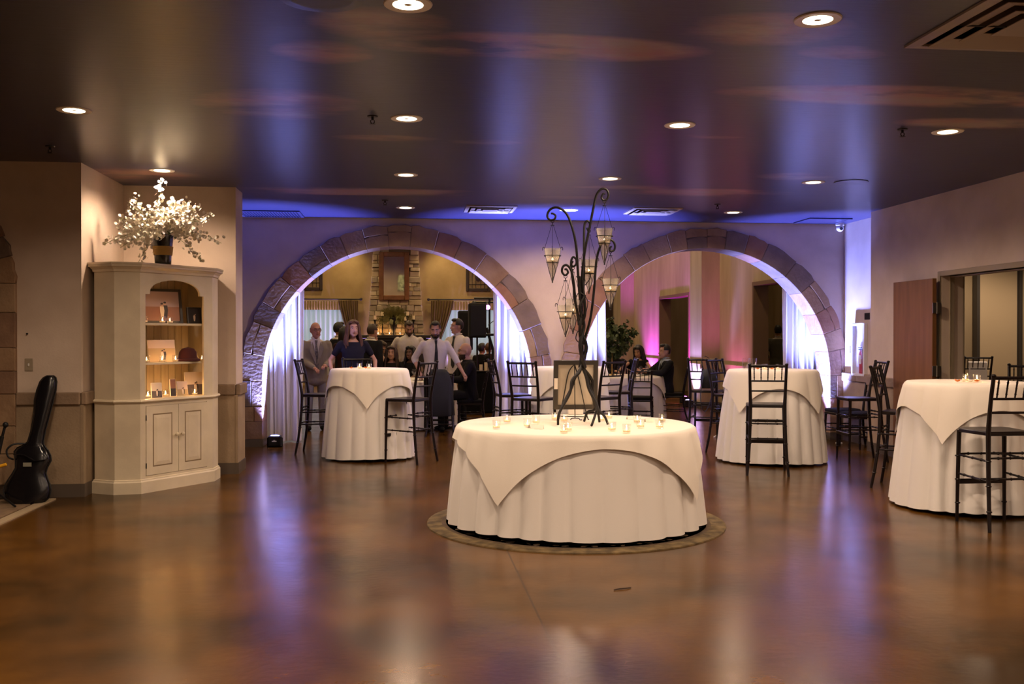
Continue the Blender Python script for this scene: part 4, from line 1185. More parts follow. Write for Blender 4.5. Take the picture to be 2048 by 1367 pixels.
# ---- things on the shelves (u given as photo pixel column, d = depth behind the face)
def upx(px, d):
    q = PP(px, 700, fpos(0, d, 1.2), Vector((NV.x, NV.y, 0))); return (Vector((q.x, q.y)) - (cp[2] + NV*d)).dot(U)
m_print = {k: M('print_' + k, c, .5) for k, c in dict(sky=(.50, .38, .34), dusk=(.30, .22, .25), ground=(.22, .10, .07), dark=(.03, .025, .03), pale=(.62, .52, .45), skin=(.42, .27, .2), field=(.36, .26, .15), rail=(.10, .08, .09), sun=(.8, .45, .2)).items()}
def photo(name, label, u, z, d, w, h, cols, tilt=8, frame=None, fw=.02, rz=0, couple=True, hor=.45):
    """a print (with or without frame) leaning on a shelf; u,d place its foot along/into the cabinet"""
    base = fpos(upx(u, d), d, z + .001)
    rot = atan2(U.y, U.x)
    t = thing(name, label, 'photo', base, rot + rz - .3)
    T = Matrix.Rotation(R(-tilt), 4, 'X')
    x = w/2
    mats = [m_print[c] for c in cols] + [m_print['dark'], m_print['pale'], m_print['skin']]
    b = MB(); i = fw if frame else 0
    b.box(-x+i, x-i, -.002, .002, i+(h-2*i)*hor, h-i, 0); b.box(-x+i, x-i, -.002, .002, i, i+(h-2*i)*hor, 1)
    if couple:
        c = .06*w; s = h*.46; z0_ = i + (h-2*i)*.10
        for (dx, mi, hh, ww) in ((c*1.6, 2, 1.0, .085), (0.2*c, 3, .92, .075)):
            yy = -.0035 if mi == 2 else -.0045
            b.prism([(dx-ww*h*.5, z0_), (dx+ww*h*.4, z0_), (dx+ww*h*.9, z0_+s*.5*hh), (dx+ww*h*.75, z0_+s*.8*hh), (dx-ww*h*.75, z0_+s*.8*hh), (dx-ww*h*.8, z0_+s*.45*hh)], yy, -.002, lambda p, q, e: (p, e, q), mi)
            b.ell((dx - c*.2*(1 if mi == 2 else -1), yy, z0_+s*.92*hh), h*.045, .001, h*.055, 10, 6, 4)
            b.ell((dx - c*.1*(1 if mi == 2 else -1), yy-.0004, z0_+s*.97*hh), h*.042, .001, h*.032, 10, 6, 2)
    b.xf(T).build('print', mats, t)
    if frame:
        f = MB(); y0, y1 = -.012, .012
        f.box(-x, -x+fw, y0, y1, 0, h).box(x-fw, x, y0, y1, 0, h).box(-x+fw, x-fw, y0, y1, 0, fw).box(-x+fw, x-fw, y0, y1, h-fw, h)
        f.xf(T).build('frame', frame, t)
    else:
        MB().box(-x-.003, x+.003, .002, .012, -.0, h+.003).xf(T).build('mount', m_card, t)
    return t
photo('framed_photo', 'large dark-framed photo of a couple kissing on a road, on the top cabinet shelf', 325, 1.59, -.24, .42, .345, ('dusk', 'ground'), 10, m_frdk, .025, hor=.48)
photo('framed_photo', 'small black framed print with pale marks, right on the top cabinet shelf', 389, 1.59, -.12, .15, .165, ('dark', 'dark'), 8, m_frdk, .012)
photo('canvas_photo', 'pale canvas photo of a couple in a field, on the middle cabinet shelf', 325, 1.215, -.15, .27, .215, ('sky', 'field'), 10, None, hor=.62)
photo('loose_photo', 'small leaning photo print beside the low votives, on the cabinet counter', 314, .878, -.07, .095, .14, ('pale', 'rail'), 10, None, rz=-.1)
photo('loose_photo', 'narrow dark strip of photo-booth prints standing on the cabinet counter', 347, .878, -.12, .055, .165, ('ground', 'dark'), 6, None, rz=.1, couple=False)
photo('loose_photo', 'small photo of a couple in front of the railway photo on the counter', 366, .878, -.10, .105, .14, ('sky', 'field'), 12, None)
photo('loose_photo', 'larger photo of a couple on railway tracks leaning right on the counter', 391, .878, -.14, .20, .225, ('pale', 'rail'), 9, None)
hat = thing('red_hat', 'dark red knitted hat standing on the middle cabinet shelf', 'hat', fpos(upx(376, -.12), -.12, 1.216), atan2(U.y, U.x))
m_red = M('dark_red_felt', (.045, .004, .006), .9, bump=.4, bs=150)
MB().lathe([(.095, 0), (.10, .012), (.093, .05), (.085, .09), (.06, .125), (.0, .14)], 20).build('crown', m_red, hat, smooth=True)
MB().lathe([(.094, 0), (.118, .004), (.12, .02), (.098, .03)], 20).build('brim', m_red, hat, smooth=True)
for u, d, z, lab in ((293, -.05, 1.216, 'middle'), (324, -.05, 1.216, 'middle'), (351, -.05, 1.216, 'middle'), (404, -.06, 1.216, 'middle'), (295, -.045, .879, 'low'), (296, -.14, .879, 'low'), (331, -.13, .879, 'low'), (355, -.2, .879, 'low'), (389, -.035, .879, 'low'), (325, -.06, 1.591, 'top'), (340, -.09, 1.591, 'top'), (289, -.05, 1.591, 'top')):
    q = fpos(upx(u, d), d, z)
    nm = {'middle': 'on the middle shelf of the corner cabinet', 'low': 'on the counter of the corner cabinet', 'top': 'on the top shelf of the corner cabinet'}[lab]
    votive(q, 'lit votive candle in a clear glass cup ' + nm, 'votives ' + nm, .55)
gb = thing('glass_bead_garland', 'cluster of clear glass beads in front of the large framed photo', 'ornament', fpos(upx(341, -.045), -.045, 1.591), atan2(U.y, U.x))
for k in range(7): MB().ell((-.08 + k*.027, .01*(k % 2), .016), .0145, .0145, .016, 12, 8).build('bead', m_glass, gb, smooth=True)

# ================================================================ VASE AND FLOWERS ON THE CABINET
vp = fpos(.22, -.20, 2.151); 
vp = Vector((PP(326, 526, Vector((vp.x, vp.y, 0)), Vector((0, 1, 0))).x, vp.y, 2.151))
vs_ = thing('flower_vase', 'tall black tapered vase with a gold twine band on the corner cabinet', 'vase', vp)
m_vase = M('black_glaze', (.012, .011, .012), .2)
MB().lathe([(.072, 0), (.075, .004), (.082, .12), (.098, .27), (.104, .285), (.098, .285), (.090, .26), (.07, .02), (0, .02)], 28).build('vase_body', m_vase, vs_, smooth=True)
tw = MB()
for k in range(9):
    z = .095 + k*.0095; r_ = .0815 + (z-.12)*.107 + .003
    tw.tube([(r_*cos(2*pi*j/28), r_*sin(2*pi*j/28), z) for j in range(28)], .0055, 6, closed=True)
tw.build('twine_band', M('gold_twine', (.45, .27, .07), .7), vs_, smooth=True)
bq = thing('flower_bouquet', 'full spray of small white orchid blossoms standing in the black vase', 'flowers', (vp.x, vp.y, vp.z + .0))
m_petal = M('white_petal', (.86, .80, .68), .6)
rg = random.Random(12); stems = MB(); bl = MB(); lv = MB()
def blossom(b, c, s, nrm):
    q = Vector(nrm).normalized().to_track_quat('Z', 'Y').to_matrix()
    for k in range(5):
        a = 2*pi*k/5
        e1, e2 = Vector((cos(a), sin(a), .25)), Vector((-sin(a), cos(a), 0))
        pts = [Vector((0, 0, 0)), e1*s*.6 + e2*s*.56, e1*s*1.0, e1*s*.6 - e2*s*.56]
        b.add([q @ p_ + Vector(c) for p_ in pts], [(0, 1, 2, 3)])
NS = 58
for i in range(NS):
    az = 2*pi*i/NS*2.4 + rg.uniform(-.3, .3); 
    el = rg.uniform(.25, 1.25) if i > 4 else 1.3
    Ls = rg.uniform(.26, .44) + (.06 if el > 1 else 0)
    d = Vector((cos(az)*cos(el)*1.15, sin(az)*cos(el)*.65, sin(el)))
    droop = rg.uniform(.16, .46) * (1.25 - el*.55)
    if i == 2: d = Vector((-.14, -.05, 1)); Ls = .48; droop = .02
    pts = []
    for k in range(9):
        t_ = k/8; pts.append(Vector((0, 0, .27)) + d*Ls*t_*1.15 + Vector((0, 0, -droop*t_*t_)) + Vector((cos(az), sin(az)*.6, 0))*.06*t_*t_)
    stems.tube([(0, 0, .10), (0, 0, .2)] + pts, .0022, 5)
    for k in range(44):
        t_ = rg.uniform(.28, 1.02) ** .9; j = min(7, int(t_*8)); c = pts[j].lerp(pts[j+1], min(1, t_*8-j))
        c = c + Vector((rg.gauss(0, .026), rg.gauss(0, .022), rg.gauss(0, .026)))
        blossom(bl, c, rg.uniform(.013, .022), (rg.uniform(-1, 1), rg.uniform(-1.6, .2), rg.uniform(-.6, 1)))
for k in range(14):
    a = rg.uniform(0, 6.28); b0 = Vector((.04*cos(a), .04*sin(a), .25)); tip_ = Vector((.13*cos(a), .09*sin(a), rg.uniform(.4, .52)))
    lv.add([b0, (b0+tip_)/2 + Vector((.012, 0, 0)), tip_, (b0+tip_)/2 - Vector((.012, 0, 0))], [(0, 1, 2, 3)])
stems.build('stems', m_stem, bq, smooth=True); lv.build('leaf_blades', m_stem, bq)
bl.build('blossoms', m_petal, bq, recalc=False)['kind'] = 'stuff'

# ================================================================ LEFT EDGE: GUITAR CASE, RUG, STAND, SWITCH
gc = P(64, 1006, Z=0)
gs = depth(gc.x, gc.y) / FPX
case = thing('guitar_case', 'scuffed black hard guitar case standing upright against the left wall', 'guitar case', (gc.x, gc.y, 0))
rows = [(1155, 150, 330), (1140, 105, 385), (1110, 72, 415), (1050, 50, 427), (1000, 58, 415), (960, 78, 396), (905, 110, 376), (860, 132, 385), (800, 128, 412), (760, 118, 405), (720, 112, 385), (690, 135, 360), (665, 190, 342), (640, 215, 338), (550, 236, 347), (400, 252, 376), (290, 246, 396), (200, 260, 412), (130, 280, 414), (95, 305, 405), (78, 335, 385)]
def caseM(k, zoff=0, shrink=0.):
    rings = []
    for y, l, r_ in rows:
        z = (1160 - y)/4.27*gs; xl, xr = (l/4.27-64)*gs + shrink, (r_/4.27-64)*gs - shrink
        yc = .22*z/1.09*1.0 - .02; T_ = (.065 if z < .48 else .05) - shrink*.3
        cx_, hx = (xl+xr)/2, (xr-xl)/2; rg_ = []
        for j in range(12):
            a = 2*pi*j/12; ca, sa = cos(a), sin(a)
            rg_.append(Vector((cx_ + hx*(abs(ca)**.6)*(1 if ca > 0 else -1), yc + T_*(abs(sa)**.5)*(1 if sa > 0 else -1), z)))
        rings.append(rg_)
    return MB().loft(rings)
m_case = M('case_vinyl', (.007, .006, .007), .2, bump=.04, bs=30)
caseM(0).build('shell', m_case, case, smooth=True, ang=60)
ob = []
for side in (1, 2):
    pts = [Vector(((q[side]/4.27-64)*gs*1.01 + (.004 if side == 2 else -.004), .22*((1160-q[0])/4.27*gs)/1.09 - .03, (1160-q[0])/4.27*gs)) for q in rows]
    ob += pts if side == 1 else pts[::-1]
MB().tube(ob, .0055, 6, closed=True).build('edge_binding', m_black, case, smooth=True)
hx = lambda x, y, d: Vector(((x/4.27-64)*gs, .22*((1160-y)/4.27*gs)/1.09 - .02 + d, (1160-y)/4.27*gs))
MB().tube(smooth([hx(200, 655, -.03), hx(120, 655, -.07), hx(72, 700, -.08), hx(85, 760, -.07), hx(118, 785, -.04)]), .008, 8).build('carry_handle', m_black, case, smooth=True)
MB().tube(smooth([hx(130, 740, -.075), hx(220, 745, -.085), hx(300, 790, -.085), hx(385, 790, -.075)]), .012, 8, flat=.4).build('front_strap', m_case, case, smooth=True)
l_ = hx(245, 825, -.075); MB().obox(l_, .07, .004, .035).build('shipping_label', M('worn_label', (.25, .24, .18), .7), case)
rgc = P(112, 998, Z=0)
lr = thing('area_rug', 'tan bordered rug under the guitar case', 'rug', (rgc.x, rgc.y, 0), R(0))
d1 = (P(0, 1050, Z=0) - rgc); d1.z = 0; d1.normalize(); n1 = Vector((-1, 0, 0))
m_rugt = M('tan_rug', (.16, .10, .05), .95, col2=(.23, .15, .08), vs=8, bump=.4, bs=120); m_rugb = M('rug_border', (.32, .24, .14), .95, bump=.4, bs=140)
def quad(b, o, e1, e2, z0, z1): 
    q = [o, o+e1, o+e1+e2, o+e2]; b.prism([(v.x, v.y) for v in q], z0, z1); return b
quad(MB(), Vector((0, 0, 0)) + d1*.0, d1*3.0, n1*.09/abs(n1.dot(Vector((-d1.y, d1.x, 0)))), 0, .010).build('border', m_rugb, lr)
quad(MB(), Vector((0, 0, 0)) + n1*.12, d1*3.0, n1*2.2, 0, .008).build('field', m_rugt, lr)
sw = P(58, 729, Y=YL)
t = thing('light_switch', 'small tan light switch plate on the left wall above the guitar case', 'switch', (sw.x, YL, sw.z))
MB().box(-.036, .036, -.007, 0, -.058, .058).build('plate', M('switch_tan', (.32, .26, .18), .5), t, bevel=.003)
MB().box(-.006, .006, -.016, -.006, -.012, .012).build('toggle', m_white, t, bevel=.002)
hk = P(55, 667, Y=YL)
tag(MB().tube([(hk.x, YL, hk.z), (hk.x, YL-.02, hk.z)], .007, 8).build('wall_screw', m_black), 'small black screw in the left wall above the switch', 'screw')
ip = P(-4, 1010, Z=0)
ist = thing('instrument_stand', 'black instrument stand with a yellow padded arm beside the guitar case', 'stand', (ip.x, ip.y, .008))
def ig(px, py, dy=0): return P(px, py, Y=ip.y + dy) - Vector((ip.x, ip.y, .008))
MB().tube([ig(-6, 1000), ig(-3, 900), ig(10, 852)], .012, 8).build('post', m_black, ist)
MB().ell(ig(11, 849), .024, .024, .026, 14, 10).build('clamp_knob', m_black, ist, smooth=True)
MB().tube([ig(-4, 908), ig(4, 872)], .018, 10).build('collar', m_black, ist)
MB().tube(smooth([ig(-30, 945), ig(-12, 936), ig(6, 930), ig(13, 928)]), [.014]*18 + [.012], 12).build('padded_arm', M('yellow_foam', (.85, .42, .01), .7), ist, smooth=True)
for dx in (-.22, .22, 0):
    MB().tube([ig(-6, 985), Vector((ig(-6, 1000).x + dx, -.18 if dx else .2, .01))], .009, 8).build('leg', m_black, ist)

# ================================================================ RIGHT SIDE SMALL THINGS
fe = P(1722, 700, X=XN)
t = thing('extinguisher_cabinet', 'white fire extinguisher cabinet on the nook wall', 'cabinet', (XN, fe.y, 0))
z0, z1 = P(1728, 752, X=XN).z, P(1725, 646, X=XN).z; hw2 = .19
fb_ = MB(); d = .05
fb_.box(-d, 0, -hw2, -hw2+.035, z0, z1).box(-d, 0, hw2-.035, hw2, z0, z1).box(-d, 0, -hw2+.035, hw2-.035, z0, z0+.035).box(-d, 0, -hw2+.035, hw2-.035, z1-.035, z1)
fb_.build('frame', m_white, t, bevel=.003)
MB().box(-.006, 0, -hw2+.035, hw2-.035, z0+.035, z1-.035).build('back', m_white, t)
MB().box(-.048, -.044, -hw2+.035, hw2-.035, z0+.035, z1-.035).build('glass_door', m_glass, t)
MB().tube([(-.052, hw2-.02, (z0+z1)/2-.05), (-.075, hw2-.02, (z0+z1)/2-.045), (-.075, hw2-.02, (z0+z1)/2+.045), (-.052, hw2-.02, (z0+z1)/2+.05)], .006, 8).build('pull_handle', m_metal, t)
ex = thing('fire_extinguisher', 'red fire extinguisher inside the white wall cabinet', 'extinguisher', (XN - .024, fe.y - .04, z0 + .036))
m_redp = M('red_enamel', (.55, .02, .02), .35)
MB().lathe([(0, 0), (.015, .0), (.017, .01), (.017, .27), (.008, .30), (.006, .32)], 16, M=Matrix.Diagonal((1, 2.6, 1))).build('cylinder', m_redp, ex, smooth=True)
MB().box(-.010, .010, -.03, .05, .32, .335).box(-.008, .008, -.02, .06, .345, .358).build('valve_handle', m_black, ex)
MB().box(-.0205, -.019, -.05, .03, .13, .25).build('paper_tag', m_card, ex)
sg = P(1735, 632, X=XN); tag(MB().box(-.01, 0, -.07, .07, -.045, .045).build('wall_sign', m_black, loc=(XN, sg.y, sg.z), bevel=.003), 'small black sign above the fire extinguisher cabinet', 'sign')
# shoulder bag on the stool
sb = STB.matrix_basis.copy(); bp0 = P(1417, 775, Y=STB.location.y - .30)
bag = thing('shoulder_bag', 'black shoulder bag with a dangling strap hanging on a high stool', 'bag', bp0)
k_ = depth(bp0.x, bp0.y) / FPX
def bgp(px, py, d=0): return Vector(((px-1417)*k_, d, (775-py)*k_))
rings = []
for py, xl, xr, th_ in ((776, 1403, 1432, .03), (770, 1401, 1436, .05), (755, 1401, 1434, .06), (742, 1404, 1431, .05), (738, 1408, 1427, .03)):
    c = bgp((xl+xr)/2, py); hx_ = (xr-xl)/2*k_
    rings.append([Vector((c.x + hx_*(abs(cos(a))**.5)*(1 if cos(a) > 0 else -1), th_*(abs(sin(a))**.6)*(1 if sin(a) > 0 else -1), c.z)) for a in [2*pi*j/14 for j in range(14)]])
m_bag = M('black_nylon', (.010, .010, .014), .7, bump=.3, bs=90)
MB().loft(rings).build('pouch', m_bag, bag, smooth=True, ang=50)
MB().tube(smooth([bgp(1404, 752, -.05), bgp(1399, 785, -.04), bgp(1403, 812, 0), bgp(1412, 822, .02), bgp(1420, 800, -.03), bgp(1428, 765, -.06)]), .014, 8, flat=.3).build('strap', m_bag, bag, smooth=True)
MB().tube(smooth([bgp(1408, 740, 0), bgp(1404, 722, .03), bgp(1412, 712, .05), bgp(1424, 722, .03), bgp(1428, 741, 0)]), .008, 8, flat=.35).build('hanging_loop', m_bag, bag, smooth=True)
# white cable heap at the foot of the table with glasses
cbp = P(1436, 874, Z=0); pts = [(cbp.x + .10*sin(k*1.3)*(.6+.05*k % .5), cbp.y + .10*cos(k*1.1), .006 + .012*(k % 4)) for k in range(16)]
tag(MB().tube(smooth(pts, 5), .004, 6).build('white_cable', m_white, smooth=True), 'loose heap of thin white cable on the floor beside the high table', 'cable')
tg = P(1245, 1178, Z=0); tag(MB().tube([(-.055, -.02, .004), (-.02, -.005, .006), (.02, .002, .006), (.055, .022, .004)], [.003, .0045, .004, .003], 6).build('twig', M('dark_twig', (.04, .02, .01), .8), loc=(tg.x, tg.y, 0)), 'thin dark twig lying on the open concrete floor', 'twig')
pp_ = P(1678, 886, Z=0); tag(MB().box(-.04, .04, -.02, .02, 0, .012).build('paper_scrap', m_white, loc=(pp_.x, pp_.y, 0)), 'small white paper scrap on the floor under the nook chairs', 'paper')

# room beyond the doorway: upright partition panels
pnl = []
for (pa, pb, Y_) in ((1955, 2035, 14.45), (2040, 2120, 14.45)):
    a, c = P(pa, 700, Y=Y_).x, P(pb, 700, Y=Y_).x
    t = thing('partition_panel', 'tall buff movable partition panel ' + ('beside the dark post' if pa < 2000 else 'behind the high table') + ' in the side room', 'partition', ((a+c)/2, Y_, 0))
    hw3 = abs(a-c)/2 - .01
    MB().box(-hw3, hw3, 0, .06, .02, 2.9).build('panel_face', m_panel, t)
    MB().box(-hw3-.05, -hw3, -.05, .065, 0, 2.9).box(hw3, hw3+.02, -.005, .065, 0, 2.9).build('edge_trim', m_dkgap, t)
tb_ = thing('white_napkin', 'white cloth hanging over the chair in the room beyond the doorway', 'cloth', (8.27, 13.4, 0))
MB().box(-.13, .13, .19, .245, .80, 1.10).xf(Matrix.Rotation(R(165), 4, 'Z')).build('hanging_fold', m_cloth, tb_, bevel=.01)
# ================================================================ BANQUET HALL: FIREPLACE WALL
YCH = YF - .36
xc0 = -.24
def chw(z): return .66 + max(0, 4.15 - z) * .068
fp = thing('stone_fireplace', 'tall tapered ledge-stone chimney breast with a dark mantel on the far hall wall', 'fireplace', (0, 0, 0))
MB().loft([[Vector((xc0 - chw(z) + .03, YCH + .03, z)), Vector((xc0 + chw(z) - .03, YCH + .03, z)), Vector((xc0 + chw(z) - .03, YF, z)), Vector((xc0 - chw(z) + .03, YF, z))] for z in (0, 1.5, 4.15, HH)]).build('mortar_core', M('chimney_mortar', (.16, .12, .08), .9), fp)
rg = random.Random(77); z = 1.05
while z < 4.75:
    h = rg.uniform(.085, .19); w = chw(z + h/2); x = xc0 - w
    while x < xc0 + w - .02:
        l = rg.uniform(.14, .42)
        if x + l > xc0 + w - .12: l = xc0 + w - x
        if l > .5:
            l = l/2
        inside = (z + h > 2.62 and z < 3.92 and x > xc0 - .44 and x + l < xc0 + .44)
        if not inside:
            pr_ = rg.uniform(0, .05); c = .012; a0, a1, b0, b1 = x + .003, x + l - .003, z + .003, z + h - .003
            j = [rg.uniform(-.012, .012) for _ in range(8)]
            r1 = [Vector((a0+j[0]*.5, YCH - pr_ + c, b0+j[1]*.5)), Vector((a1+j[2]*.5, YCH - pr_ + c, b0+j[3]*.5)), Vector((a1+j[4]*.5, YCH - pr_ + c, b1+j[5]*.5)), Vector((a0+j[6]*.5, YCH - pr_ + c, b1+j[7]*.5))]
            cen = sum(r1, Vector())/4
            r0 = [cen + (q-cen)*.84 + Vector((0, -c-.006, 0)) for q in r1]; r2 = [q + Vector((0, .09, 0)) for q in r1]
            MB().loft([r0, r1, r2]).build('ledge_stone', rg.choice(m_chimstone), fp, smooth=True, ang=35)
        x += l
    z += h
zm = 1.50
m_mantel = M('dark_mantel_wood', (.018, .012, .009), .5)
MB().box(xc0 - 1.05, xc0 + 1.05, YCH - .26, YCH + .02, zm - .10, zm).box(xc0 - .98, xc0 + .98, YCH - .2, YCH + .02, zm - .18, zm - .10).build('mantel_shelf', m_mantel, fp, bevel=.008)
MB().box(xc0 - .98, xc0 + .98, YCH - .14, YCH + .02, 0, zm - .18).build('firebox_surround', m_mantel, fp)
# mirror
mz0, mz1 = P(788, 600, Y=YCH).z, P(788, 504, Y=YCH).z; mx0, mx1 = P(758, 550, Y=YCH).x, P(818, 550, Y=YCH).x
m_mfr = M('mirror_frame_wood', (.14, .055, .018), .4, col2=(.20, .08, .028), vs=8)
mr_ = thing('wall_mirror', 'tall mirror in a brown moulded wood frame on the stone chimney', 'mirror', ((mx0+mx1)/2, YCH - .06, mz0))
hx3, hz3 = (mx1-mx0)/2, mz1-mz0
for (a, b_, c, d) in ((-hx3, -hx3+.14, 0, hz3), (hx3-.14, hx3, 0, hz3), (-hx3+.14, hx3-.14, 0, .14), (-hx3+.14, hx3-.14, hz3-.14, hz3)):
    MB().box(a, b_, -.05, .03, c, d).build('frame_rail', m_mfr, mr_, bevel=.015)
MB().box(-hx3+.13, hx3-.13, -.012, .0, .13, hz3-.13).build('mirror_glass', M('mirror_silver', (.75, .72, .66), .04, metal=1), mr_)
# fern on a dark pedestal vase on the mantel
fv = thing('fern_vase', 'dark urn with trailing fern on the mantel under the mirror', 'plant', (P(787, 640, Y=YCH-.12).x, YCH - .12, zm))
MB().lathe([(.07, 0), (.06, .03), (.05, .12), (.11, .32), (.13, .5), (.11, .52), (0, .50)], 18).build('urn', m_black, fv, smooth=True)
fl = MB(); rg = random.Random(5)
for i in range(80):
    a = rg.uniform(0, 2*pi); el = rg.uniform(-.1, 1.3); L_ = rg.uniform(.3, .6)
    d = Vector((cos(a)*cos(el)*1.15, sin(a)*cos(el)*.35 - .05, sin(el)*.8))
    pts = [Vector((0, 0, .5)) + d*L_*t + Vector((0, 0, -.30*L_*t*t*(1.5-el))) for t in (0, .25, .5, .75, 1)]
    for j in range(4):
        for s in (-1, 1):
            for q in range(3):
                c = pts[j].lerp(pts[j+1], q/3); e = (pts[j+1]-pts[j]).normalized(); sd = e.cross(Vector((0, 1, .2))).normalized()*s
                fl.add([c, c + sd*.05 + e*.02, c + sd*.06 + e*.04, c + e*.02], [(0, 1, 2, 3)])
fl.build('fern_fronds', M('fern_olive', (.10, .09, .02), .6, col2=(.17, .15, .035), vs=12), fv, recalc=False)['kind'] = 'stuff'
m_pillar = M('ivory_pillar_wax', (.80, .64, .42), .6)
for px, py, dz, k in ((750, 632, 0, 0), (765, 625, 0, 1), (815, 624, 0, 2), (827, 632, 0, 3), (811, 634, 0, 4)):
    top = P(px, py, Y=YCH - .16); hgt = top.z - zm
    t = thing('pillar_candle', 'ivory pillar candle on a tall turned black candlestick on the fireplace mantel', 'candle', (top.x, YCH - .16 + .05*(k % 2), zm), 0, 'pillar candles on the mantel')
    MB().lathe([(.06, 0), (.055, .02), (.018, .06), (.022, hgt*.3), (.014, hgt*.55), (.03, hgt*.72), (.05, hgt-.1), (0, hgt-.1)], 14).build('candlestick', m_black, t, smooth=True)
    MB().lathe([(0, hgt-.1), (.042, hgt-.1), (.042, hgt+.02), (0, hgt+.015)], 14).build('wax', m_pillar, t, smooth=True)
for px in (756, 779, 800):
    p = P(px, 655, Y=YCH - .2)
    v = votive((p.x, YCH - .2, zm), 'lit votive candle glowing on the dark mantel', 'votives on the fireplace mantel', 2.0); v.scale = (1.6, 1.6, 1.6)
# framed stained-glass panels on the far wall
m_sgframe = M('dark_oak', (.03, .018, .010), .5); m_sg = M('leaded_amber', (.16, .11, .05), .4, col2=(.26, .19, .09), vs=5)
for xa, xb, ya, yb, lab in ((596, 645, 520, 580, 'framed leaded-glass panel above the window behind the man in the grey jacket'), (932, 981, 527, 582, 'framed leaded-glass panel above the loudspeaker')):
    a, b_ = P(xa, yb, Y=YF - .03), P(xb, ya, Y=YF - .03)
    t = thing('wall_art', lab, 'picture', ((a.x+b_.x)/2, YF, a.z)); hx4, hz4 = (b_.x-a.x)/2, b_.z-a.z
    for (p0, p1, q0, q1) in ((-hx4, -hx4+.09, 0, hz4), (hx4-.09, hx4, 0, hz4), (-hx4+.09, hx4-.09, 0, .09), (-hx4+.09, hx4-.09, hz4-.09, hz4)):
        MB().box(p0, p1, -.05, 0, q0, q1).build('frame_rail', m_sgframe, t, bevel=.01)
    MB().box(-hx4+.09, hx4-.09, -.02, -.005, .09, hz4-.09).build('glass_field', m_sg, t)
    ld = MB()
    for k in (-.5, -.2, .2, .5): ld.box(k*hx4-.008, k*hx4+.008, -.03, -.02, .09, hz4-.09)
    for k in (.25, .75): ld.box(-hx4+.09, hx4-.09, -.03, -.02, hz4*k-.008, hz4*k+.008)
    ld.build('lead_lines', m_sgframe, t)
    MB().ell((0, -.028, hz4*.52), .10, .012, .14, 14, 8).build('medallion', m_sgframe, t, smooth=True)
# windows: rods, drapes, valances, sheers
m_gdrape = M('gold_stripe_drape', (.10, .06, .018), .8, col2=(.20, .13, .045), vs=6, stretch=(14, 1, .1))
m_val = M('buff_valance', (.42, .31, .14), .8); m_sheer = sheer('window_sheer', (.80, .82, .84), .62)
RZ_ = P(700, 598, Y=YF-.12).z
def hung(name, label, x0, x1, zb, zt, y, nf, amp, mat, taper=None, cat='curtain', seed=1):
    rg = random.Random(seed); ph = rg.uniform(0, 6)
    def fn(u, v):
        z_ = zb + (zt-zb)*v; a, b_ = x0, x1
        if taper: a, b_ = taper(v, x0, x1)
        return (a + (b_-a)*u, y + amp*sin(2*pi*u*nf + ph) + amp*.4*sin(2*pi*u*nf*.37 + 2*v), z_)
    o = MB().grid(fn, nf*8 + 1, 16).build(name, mat, smooth=True, ang=180)
    return tag(o, label, cat)
for i, (xa, xb, lab) in enumerate(((P(585, 598, Y=YF-.12).x, P(722, 598, Y=YF-.12).x, 'behind the man in the grey jacket'), (P(857, 598, Y=YF-.12).x, P(1010, 598, Y=YF-.12).x, 'behind the loudspeakers'))):
    t = thing('curtain_rod', 'dark curtain rod with round finials over the window ' + lab, 'curtain rod', (0, YF - .12, RZ_))
    MB().tube([(xa+.03, 0, 0), (xb-.03, 0, 0)], .022, 10).build('rod', m_mantel, t); 
    for x in (xa, xb): MB().ell((x, 0, 0), .045, .045, .045, 12, 8).build('finial', m_mantel, t, smooth=True)
    for x in (xa+.3, xb-.3): MB().box(x-.015, x+.015, 0, .12, -.02, .02).build('bracket', m_mantel, t)
    W0 = WIN[i]
    hung('sheer_curtain', 'pale blue-white sheer curtain over the far window ' + lab, W0[0]-.1, W0[1]+.1, .3, RZ_-.05, YF-.03, 22, .018, m_sheer, seed=i)
    hung('window_valance', 'pleated buff valance over the far window ' + lab, W0[0]-.15, W0[1]+.15, P(640, 619, Y=YF-.10).z, RZ_-.06, YF-.075, 40, .012, m_val, cat='valance', seed=i+4)
    if i == 0:
        xl, xr = P(676, 600, Y=YF-.16).x, P(716, 600, Y=YF-.16).x
        tp_ = lambda v, a, b_: (a + (b_-a)*.62*min(1, (1-v)*1.9)**1.2, b_)
    else:
        xl, xr = P(862, 600, Y=YF-.16).x, P(908, 600, Y=YF-.16).x
        tp_ = lambda v, a, b_: (a, b_ - (b_-a)*.62*min(1, (1-v)*1.9)**1.2)
    hung('gold_drape', 'gold striped drape tied back beside the far window ' + lab, xl, xr, .1, RZ_-.04, YF-.17, 8, .035, m_gdrape, tp_, seed=i+8)

# fairy-light panel high on the hall side of the arch wall (seen in the mirror)
fy = thing('fairy_lights_offscreen', 'panel of warm fairy lights reflected in the mirror above the fireplace', 'lights', (-.04, YA + TA + .02, 3.87))
m_fairy = M('fairy_bulb', (1, .9, .5), .5, emit=(1, .85, .35), es=3)
rg = random.Random(8); fb2 = MB()
for k in range(110): fb2.ell((rg.uniform(-.22, .22), .01, rg.uniform(-.35, .35)), .009, .009, .009, 6, 4)
fb2.build('bulbs', m_fairy, fy)['kind'] = 'stuff'
MB().box(-.24, .24, -.01, .0, -.37, .37).build('backing', m_mantel, fy)

